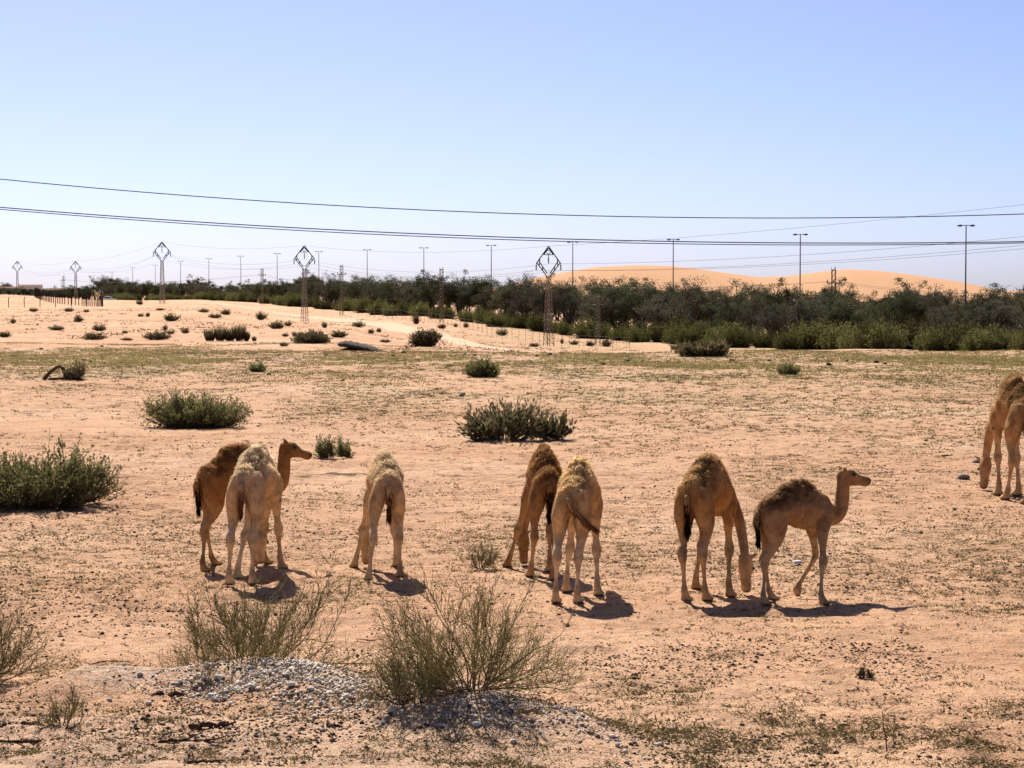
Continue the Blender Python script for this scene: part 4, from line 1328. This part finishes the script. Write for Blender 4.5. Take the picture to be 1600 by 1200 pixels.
def belt():
    rg = np.random.default_rng(11)
    T1 = [tree_meshes(400 + k, 7.4, rg.uniform(5.0, 6.8), 'tree', 150, 75, .165) for k in range(6)]
    T2 = [tree_meshes(430 + k, 6.4, rg.uniform(4.6, 6.2), 'treegr', 110, 66, .15) for k in range(4)]
    T3 = [tree_meshes(450 + k, 7.8, 4.8, 'tree', 70, 60, .16) for k in range(3)]
    B1 = [bush_meshes(470 + k, 3.0, rg.uniform(4.2, 5.6), 'bush', 130, 55, .17) for k in range(6)]
    kinds = {
        'dark': (T1, 'desert_tree', 'dark dense desert tree', 'dark trees of the belt', 7.4),
        'grey': (T2, 'desert_tree', 'greyish dusty drooping tree', 'greyish trees of the belt', 6.4),
        'thin': (T3, 'desert_tree', 'tall thin-crowned desert tree', 'thin tall trees of the belt', 7.8),
        'bush': (B1, 'green_bush', 'yellow-green leafy bush', 'green bushes before the trees', 3.0)}
    fx = np.array([-120, 150, 300, 500, 600, 900, 1200, 1600, 1800], float)
    fd = np.array([760, 700, 620, 470, 425, 332, 275, 238, 225], float)

    def put(kind, px, D, sc, wide=1.0, row=''):
        ms, name, lab, grp, _ = kinds[kind]
        x, y, z = at_depth(px, D)
        me = ms[rg.integers(len(ms))]
        o = empty(name, (x, y, z - .1), rg.uniform(0, 6.28)); o.scale = (sc * wide, sc * wide, sc)
        tag(o, lab + row + ' ' + whereabouts(px), 'bush' if kind == 'bush' else 'tree', grp)
        mobj('trunk', me[0], o); mobj('crown', me[1], o)['kind'] = 'stuff'

    # bushes along the front edge
    px = 165.0
    while px < 1690:
        D = np.interp(px, fx, fd)
        hgt = np.interp(px, [150, 500, 900, 1200, 1700], [2.4, 2.9, 2.9, 3.4, 3.6]) * rg.uniform(.75, 1.25)
        put('bush', px, D + rg.uniform(-4, 10), hgt / 3.0, rg.uniform(.9, 1.2), ' in front')
        if rg.uniform() < .55: put('bush', px + rg.uniform(-10, 10), D + rg.uniform(14, 34), hgt / 3.0 * rg.uniform(.9, 1.2), 1.0, ' of the second row')
        px += 4.0 * F / D * rg.uniform(.40, .85)
    # trees behind them, several deep
    for row, (d0, d1, gap, hs) in enumerate(((14, 30, .80, .92), (34, 58, .85, .98), (62, 95, 1.0, 1.0), (100, 150, 1.5, 1.0))):
        px = 150.0 + row * 11
        while px < 1720:
            D = np.interp(px, fx, fd) + rg.uniform(d0, d1) * np.interp(px, [150, 1600], [.9, .9])
            u = rg.uniform()
            kind = 'dark' if u < .56 else ('grey' if u < .86 else 'thin')
            if row == 0 and px > 560 and rg.uniform() < .35: kind = 'grey'
            # wanted crown top in the photograph sets the height
            ytop = np.interp(px, [150, 200, 260, 310, 345, 390, 440, 490, 540, 600, 640, 700, 775, 815, 870, 907, 967, 1012, 1070, 1100, 1132, 1167, 1210, 1257, 1292, 1330, 1360, 1420, 1477, 1512, 1550, 1590],
                             [427, 436, 440, 433, 445, 439, 436, 423, 431, 433, 428, 432, 426, 425, 434, 431, 423, 430, 427, 433, 443, 429, 438, 436, 437, 447, 462, 438, 449, 455, 443, 442])
            x, y, z = at_depth(px, D)
            want = CAMZ + (452 - ytop) * D / F - z
            want *= rg.uniform(.98, 1.20) * (.90 if kind == 'grey' else 1.0) * (1.03 if kind == 'thin' else 1)
            if row == 0: want *= .9
            put(kind, px, D, np.clip(want, 3.2, 9.5) / kinds[kind][4], rg.uniform(.9, 1.2), (' of the first row', ' of the second row', ' of the third row', ' of the rear rows')[row])
            px += np.interp(px, [150, 500, 800], [4.4, 4.6, 5.4]) * F / D * gap * rg.uniform(.6, 1.3)
    # far trees at the horizon on the left
    for px, D, hgt in ((-20, 900, 5.5), (10, 930, 6.5), (35, 940, 5), (62, 960, 5.5), (85, 900, 5), (110, 860, 5.2), (135, 820, 6), (5, 600, 2.6), (40, 590, 2.6), (75, 610, 3.0), (-5, 615, 2.5), (14, 590, 2.5), (31, 612, 2.7), (66, 590, 2.6), (95, 620, 3.6), (118, 625, 4.6), (135, 640, 5.0), (-15, 595, 2.3), (60, 600, 2.2), (22, 605, 2.2), (84, 640, 3.2), (108, 650, 4.4), (50, 615, 2.6)):
        put('dark', px, D, hgt / 7.4, 1.3 if D > 700 else 2.3, ' on the far horizon' if D > 800 else ' of low growth')


belt()

# ------------------------------------------------------------------ power line, lamps, fences
def bars(pairs, r, sides=4):
    P = np.array(pairs, float)
    return segs(P[:, 0], P[:, 1], r, r, sides)


def pylon_parts():
    parts = []
    w0, w1, ht = .48, .22, 9.1
    for sx in (-1, 1):
        for sy in (-1, 1):
            b = Bag(); b.add(*bars([((sx * w0, sy * w0, -.3), (sx * w1, sy * w1, ht))], .055)); parts.append(('leg', b.mesh('leg', M['steel_pale'])))
    b = Bag(); lat = []
    zz = np.linspace(.3, ht, 15)
    for a, c in zip(zz[:-1], zz[1:]):
        wa = w0 + (w1 - w0) * a / ht; wc = w0 + (w1 - w0) * c / ht
        k = len(lat) % 2
        for s_ in (-1, 1):
            lat += [((-wa, s_ * wa, a), (wc, s_ * wc, c)), ((s_ * wa, wa, a), (s_ * wc, -wc, c)), ((-wa, s_ * wa, a), (wa, s_ * wa, a))]
    b.add(*bars(lat, .026)); parts.append(('lattice_bracing', b.mesh('lattice_bracing', M['steel_pale'])))
    for s_ in (-1, 1):
        b = Bag(); b.add(*bars([((s_ * .2, 0, ht - .1), (s_ * 1.85, 0, 10.9)), ((s_ * .2, 0, ht + .35), (s_ * 1.45, 0, 11.0)), ((s_ * 1.45, 0, 10.45), (s_ * 1.35, 0, 11.5)), ((s_ * .9, 0, 9.85), (s_ * .95, 0, 10.35))], .075))
        parts.append(('lower_arm', b.mesh('lower_arm', M['steel'])))
        b = Bag(); b.add(*bars([((s_ * 1.9, 0, 10.75), (0, 0, 13.0)), ((s_ * .04, 0, 12.75), (s_ * .75, 0, 11.9))], .08))
        parts.append(('upper_arm', b.mesh('upper_arm', M['steel'])))
        b = Bag(); b.add(*bars([((s_ * 1.88, 0, 10.8), (s_ * 1.92, 0, 9.85))], .045, 6))
        for q in range(4): b.add(*segs([[s_ * 1.91, 0, 10.55 - q * .17]], [[s_ * 1.91, 0, 10.45 - q * .17]], .13, .09, 8))
        parts.append(('insulator', b.mesh('insulator', M['insul'], False)))
    b = Bag(); b.add(*bars([((-.75, 0, 11.9), (.75, 0, 11.9)), ((-.45, 0, 12.4), (0, 0, 11.9)), ((.45, 0, 12.4), (0, 0, 11.9)), ((-.4, 0, 12.45), (.4, 0, 12.45))], .05)); parts.append(('crossbar', b.mesh('crossbar', M['steel'])))
    b = Bag(); b.add(*bars([((0, 0, 11.9), (0, 0, 10.75))], .045, 6))
    for q in range(4): b.add(*segs([[0, 0, 11.5 - q * .17]], [[0, 0, 11.4 - q * .17]], .13, .09, 8))
    parts.append(('insulator', b.mesh('insulator', M['insul'])))
    return parts


def sag_wire(name, label, A, B, sag, r, group=None, cat='cable', n=40, mat='cable'):
    A = np.array(A, float); B = np.array(B, float)
    t = np.linspace(0, 1, n)[:, None]
    P = A * (1 - t) + B * t; P[:, 2] -= (4 * sag * t * (1 - t))[:, 0]
    b = Bag(); poly_tube(b, P, r, r, 5)
    return tag(b.obj(name, M[mat]), label, cat, group)


def pylons():
    parts = pylon_parts()
    spec = [(28, 640, 408, 'most distant diamond-topped pylon, beyond the wire fence and houses'), (119, 550, 408, 'distant diamond-topped pylon rising from trees behind the sand hill'),
            (254, 455, 378, 'diamond-topped pylon at the tree edge left of the tall grass clump'), (476, 365, 384, 'diamond-topped lattice pylon on the sand beside the dirt track'),
            (857, 281, 385, 'diamond-topped lattice pylon at the wire fence before the bushes'), (2060, 168, None, 'diamond-topped lattice pylon at the near end of the line')]
    tops = []
    loc = []
    for px, D, ytop, lab in spec:
        x, y, z = at_depth(px, D)
        k = 1.0
        k = 1.14
        if ytop: k = (CAMZ + (452 - ytop) * D / F - z) / 13.0
        loc.append((x, y, z, k))
    for i, (px, D, ytop, lab) in enumerate(spec):
        x, y, z, k = loc[i]
        j = min(i + 1, len(loc) - 1); q = max(i - 1, 0)
        dx, dy = loc[j][0] - loc[q][0], loc[j][1] - loc[q][1]
        rz = math.atan2(dy, dx) - R(90)
        rz = rz + R(6)
        # the crossarm stands square to the line, so it is seen nearly face on
        o = empty('lattice_pylon', (x, y, z), rz, k)
        o.scale = (k, k, k)
        tag(o, lab, 'pylon', 'diamond-topped pylons of the power line')
        for nm, me in parts: mobj(nm, me, o)
        c, s = math.cos(rz), math.sin(rz)
        tops.append([(x + a * c * k, y + a * s * k, z + h * k) for a, h in ((0, 10.72), (-1.92, 9.85), (1.92, 9.85), (0, 13.02))])
    for i in range(len(tops) - 1):
        for q in range(4):
            sg = 1.6 if i < 4 else 1.2
            if q == 3: sg *= .6
            sag_wire('power_cable', ('middle', 'outer left', 'outer right', 'topmost')[q] + ' thin power cable ' + ('between the two most distant pylons', 'between the distant pylon behind the sand hill and the next', 'between the tree-edge pylon and the trackside pylon', 'between the trackside pylon and the fence pylon', 'rising from the fence pylon past the dunes')[i], tops[i][q], tops[i + 1][q], sg, .014 if i < 4 else .016, 'cables of the far power line')


pylons()


def near_cables():
    D = 45.0
    k = D / F

    def cable(v, yv, c, lab, dy=0.0, r=.011):
        # parabola y = yv - c (px - v)^2, continued to poles outside the frame
        A, B = -1000.0, 2900.0
        P = []
        for p in np.linspace(A, B, 90):
            yy = yv - c * (p - v) ** 2
            P.append(((p - 800) * k, D + dy, CAMZ + (452 - yy) * (D + dy) / F))
        b = Bag(); poly_tube(b, P, r, r, 6)
        tag(b.obj('power_cable', M['cable']), lab, 'cable', 'near power cables across the sky')
        return P[0], P[-1]
    e1 = cable(1210, 341, 4.15e-5, 'single upper power cable sagging across the whole sky', r=.011)
    e2 = cable(1330, 380, 3.16e-5, 'upper of the two close power cables sagging below the single one', r=.012)
    e3 = cable(1290, 383, 3.35e-5, 'lower of the two close power cables sagging across the sky', r=.010)
    for side, lab in ((0, 'grey wooden power pole carrying the near cables, at their left end'), (1, 'grey wooden power pole carrying the near cables, at their right end')):
        x, y = e1[side][0], e1[side][1]
        z = hz1(x, y); top = max(e1[side][2], e2[side][2], e3[side][2]) + .3
        o = tag(empty('power_pole', (x, y, z)), lab, 'pole')
        b = Bag(); b.add(*segs([[0, .2, -.3]], [[0, .2, top - z]], .16, .11, 10)); b.obj('shaft', M['wood'], o)
        b = Bag()
        for e in (e1, e2, e3): b.add(*segs([[0, .25, e[side][2] - z - .02]], [[0, -.05, e[side][2] - z]], .04, .05, 8))
        b.obj('insulator', M['insul'], o)


near_cables()


def lamps():
    H = 14.6
    pole = Bag(); pole.add(*segs([[0, 0, -.3]], [[0, 0, H * .5]], .13, .10, 8)); pole.add(*segs([[0, 0, H * .5]], [[0, 0, H]], .10, .07, 8)); pm = pole.mesh('pole', M['pole'])
    arm = Bag(); arm.add(*segs([[-.75, 0, H - .03]], [[.75, 0, H - .03]], .05, .05, 6)); am = arm.mesh('crossarm', M['pole'])
    heads = []
    for s_ in (-1, 1):
        b = Bag(); ellipsoid(b, (s_ * .80, 0, H - .06), (.36, .17, .13)); heads.append(b.mesh('lamp_head', M['lamp'], True))
    D0 = 285.0
    X0 = 708.0 / F * D0
    tops = {0: 352, 1: 366, 2: 374, 3: 378, 4: 383, 5: 387, 6: 390, 7: 393, 8: 396, 9: 400, 10: 404, 11: 408, 12: 414, 13: 418, 14: 425, 15: 431, 16: 434, 17: 438}
    for k in range(18):
        D = D0 * (1 + .152 * k); X = X0 - k * 190.0 / F * D0
        z = CAMZ + (452 - tops[k]) * D / F - H
        zg = hz1(X, D)
        sc = (H + z - zg) / H
        o = empty('street_lamp', (X, D, zg), R(-14)); o.scale = (1, 1, sc)
        tag(o, 'tall double-headed street lamp rising behind the tree belt', 'lamp post', 'street lamps along the far road')
        mobj('pole', pm, o); mobj('crossarm', am, o)
        for hm in heads: mobj('lamp_head', hm, o)


lamps()


def small_masts():
    # narrow lattice posts of a second line among the trees
    legs = []
    for sx in (-1, 1):
        for sy in (-1, 1):
            b = Bag(); b.add(*bars([((sx * .32, sy * .32, -.3), (sx * .22, sy * .22, 9.6))], .04)); legs.append(b.mesh('leg', M['steel']))
    b = Bag(); lat = []
    for a in np.arange(.2, 9.4, .7):
        for s_ in (-1, 1): lat += [((-.28, s_ * .28, a), (.28, s_ * .28, a + .7)), ((s_ * .28, .28, a), (s_ * .28, -.28, a + .7))]
    b.add(*bars(lat, .024)); lm = b.mesh('lattice_bracing', M['steel_pale'])
    b = Bag(); b.add(*bars([((-.9, 0, 8.0), (.9, 0, 8.0)), ((-.28, 0, 9.6), (.28, 0, 9.6)), ((-.28, -.28, 9.6), (.28, .28, 9.6))], .06)); cm = b.mesh('crossarm', M['steel'])
    ins = []
    for s_ in (-1, 0, 1):
        b = Bag(); b.add(*segs([[s_ * .85, 0, 8.0]], [[s_ * .85, 0, 8.45]], .08, .05, 8)); ins.append(b.mesh('insulator', M['insul']))
    pts = []
    mast_labels = {100: 'behind the sand hill', 410: 'left of the pylon beside the track', 534: 'right of the pylon beside the track', 690: 'behind the bend of the dirt track', 934: 'before the bushes right of the fence pylon', 1302: 'below the lower dune crest', 1800: 'past the last street lamp'}
    for px, D, ytop in ((100, 690, 432), (410, 500, 421), (534, 425, 416), (690, 362, 421), (934, 296, 474), (1302, 292, 422), (1800, 225, 425)):
        x, y, z = at_depth(px, D)
        top = CAMZ + (452 - ytop) * D / F if px != 934 else z + 6.5
        sc = (top - z) / 9.6
        o = empty('lattice_mast', (x, y, z), R(-20)); o.scale = (1, 1, sc)
        tag(o, 'narrow lattice power mast among trees, ' + mast_labels[px], 'mast', 'narrow masts of the second line')
        for m_ in legs: mobj('leg', m_, o)
        mobj('lattice_bracing', lm, o); mobj('crossarm', cm, o)
        for m_ in ins: mobj('insulator', m_, o)
        if px != 934: pts.append((x, y, z + 8.2 * sc, sc))
    for a, b_ in zip(pts[:-1], pts[1:]):
        for s_ in (-.85, .85):
            sag_wire('power_cable', 'thin cable running through the treetops between narrow masts', (a[0] + s_, a[1], a[2]), (b_[0] + s_, b_[1], b_[2]), 1.3, .015, 'cables of the second line', n=24)


small_masts()


def fence(pts, step, hgt, label, angled=False, r=.045, wires=4, mat='steel'):
    P = np.array(pts, float)
    d = np.concatenate([[0], np.cumsum(np.hypot(*(P[1:] - P[:-1]).T))])
    t = np.arange(0, d[-1] + .01, step)
    X = np.interp(t, d, P[:, 0]); Y = np.interp(t, d, P[:, 1]); Z = hz(X, Y)
    root = tag(empty('wire_fence', (X[0], Y[0], Z[0])), label, 'fence')
    b = Bag(); b.add(*segs([[0, 0, -.2]], [[0, 0, hgt]], r, r, 6))
    if angled: b.add(*segs([[0, 0, hgt]], [[.28, -.1, hgt + .32]], r, r * .8, 6))
    pm = b.mesh('post', M[mat])
    for x, y, z in zip(X, Y, Z):
        o = mobj('post', pm, root); o.location = (x - X[0], y - Y[0], z - Z[0]); o.rotation_euler = (random.uniform(-.03, .03), random.uniform(-.03, .03), 0)
    Q = np.stack([X - X[0], Y - Y[0], Z - Z[0]], 1)
    for k in range(wires):
        w = Bag(); poly_tube(w, Q + np.array([0, 0, hgt * (.15 + .8 * k / max(wires - 1, 1))]), .007, .007, 3); w.obj('wire', M[mat], root)
    return root


def fences():
    front = [at_depth(p, d)[:2] for p, d in ((-60, 445), (20, 447), (100, 450), (161, 452))]
    fence(front, 3.15, 1.9, 'low wire fence with bent post tops along the front of the sand pit', True, .08, 4, 'fence')
    back = [at_depth(p, d)[:2] for p, d in ((161, 452.5), (150, 462), (128, 474), (100, 482), (80, 492), (66, 503), (54, 518))]
    fence(back, 1.9, 2.0, 'dark wire mesh fence running back up the sand hill', True, .10, 8, 'fence')
    mid = [at_depth(p, d)[:2] for p, d in ((560, 415), (640, 378), (720, 335), (800, 300), (900, 272), (1000, 262))]
    fence(mid, 3.3, 1.6, 'thin wire fence crossing the grassy slope below the green bushes', False, .026, 3, 'steel_pale')


fences()


def houses():
    for px, D, w, h, lab in ((14, 880, 13, 3.5, 'long pale plaster house on the horizon beyond the trees'), (48, 840, 9, 4.3, 'taller pale plaster house beside the most distant pylon'), (92, 900, 8, 3.4, 'small pale plaster outhouse farther along the horizon')):
        x, y, z = at_depth(px, D)
        o = tag(empty('plaster_house', (x, y, z), .25), lab, 'house', )
        V, T = box((0, 0, h / 2 - .3), (w, 7, h + .6)); mobj('wall', mesh_np('wall', V, T, M['house']), o)
        V, T = box((0, 0, h + .2), (w + .3, 7.3, .38)); mobj('roof', mesh_np('roof', V, T, M['house']), o)
        for k in range(3):
            xx = (k - 1) * w * .3
            V, T = box((xx, -3.52, h * .55), (1.3, .12, 1.3)); mobj('window', mesh_np('window', V, T, M['glass']), o)
    # white car behind the sand ridge
    x, y, z = at_depth(170, 620)
    o = tag(empty('parked_car', (x, y, z), R(8)), 'white car showing its roof over the sand ridge before the bushes', 'car')
    b = Bag()
    prof = [(-2.2, .45), (-2.25, .85), (-2.0, 1.05), (-1.5, 1.12), (-1.0, 1.68), (-.5, 1.76), (.5, 1.74), (1.05, 1.15), (1.9, 1.0), (2.2, .8), (2.2, .45)]
    n = len(prof)
    V = [(p[0], s_ * (.86 if p[1] < 1.2 else .72), p[1]) for s_ in (-1, 1) for p in prof]
    T = [[i, (i + 1) % n, n + (i + 1) % n] for i in range(n)] + [[i, n + (i + 1) % n, n + i] for i in range(n)]
    T += [[0, i + 1, i] for i in range(1, n - 1)] + [[n, n + i, n + i + 1] for i in range(1, n - 1)]
    b.add(V, np.array(T)); b.obj('body', M['carpaint'], o)
    for s_ in (-1, 1):
        V, T = box((-.2, s_ * .80, 1.42), (1.7, .03, .36)); mobj('side_window', mesh_np('side_window', V, T, M['glass']), o)
        for xx in (-1.35, 1.35):
            b = Bag(); b.add(*segs([[xx, s_ * .70, .35]], [[xx, s_ * .90, .35]], .35, .35, 16)); b.add(*segs([[xx, s_ * .90, .35]], [[xx, s_ * .901, .35]], .35, .02, 16)); b.obj('wheel', M['rubber'], o)


houses()
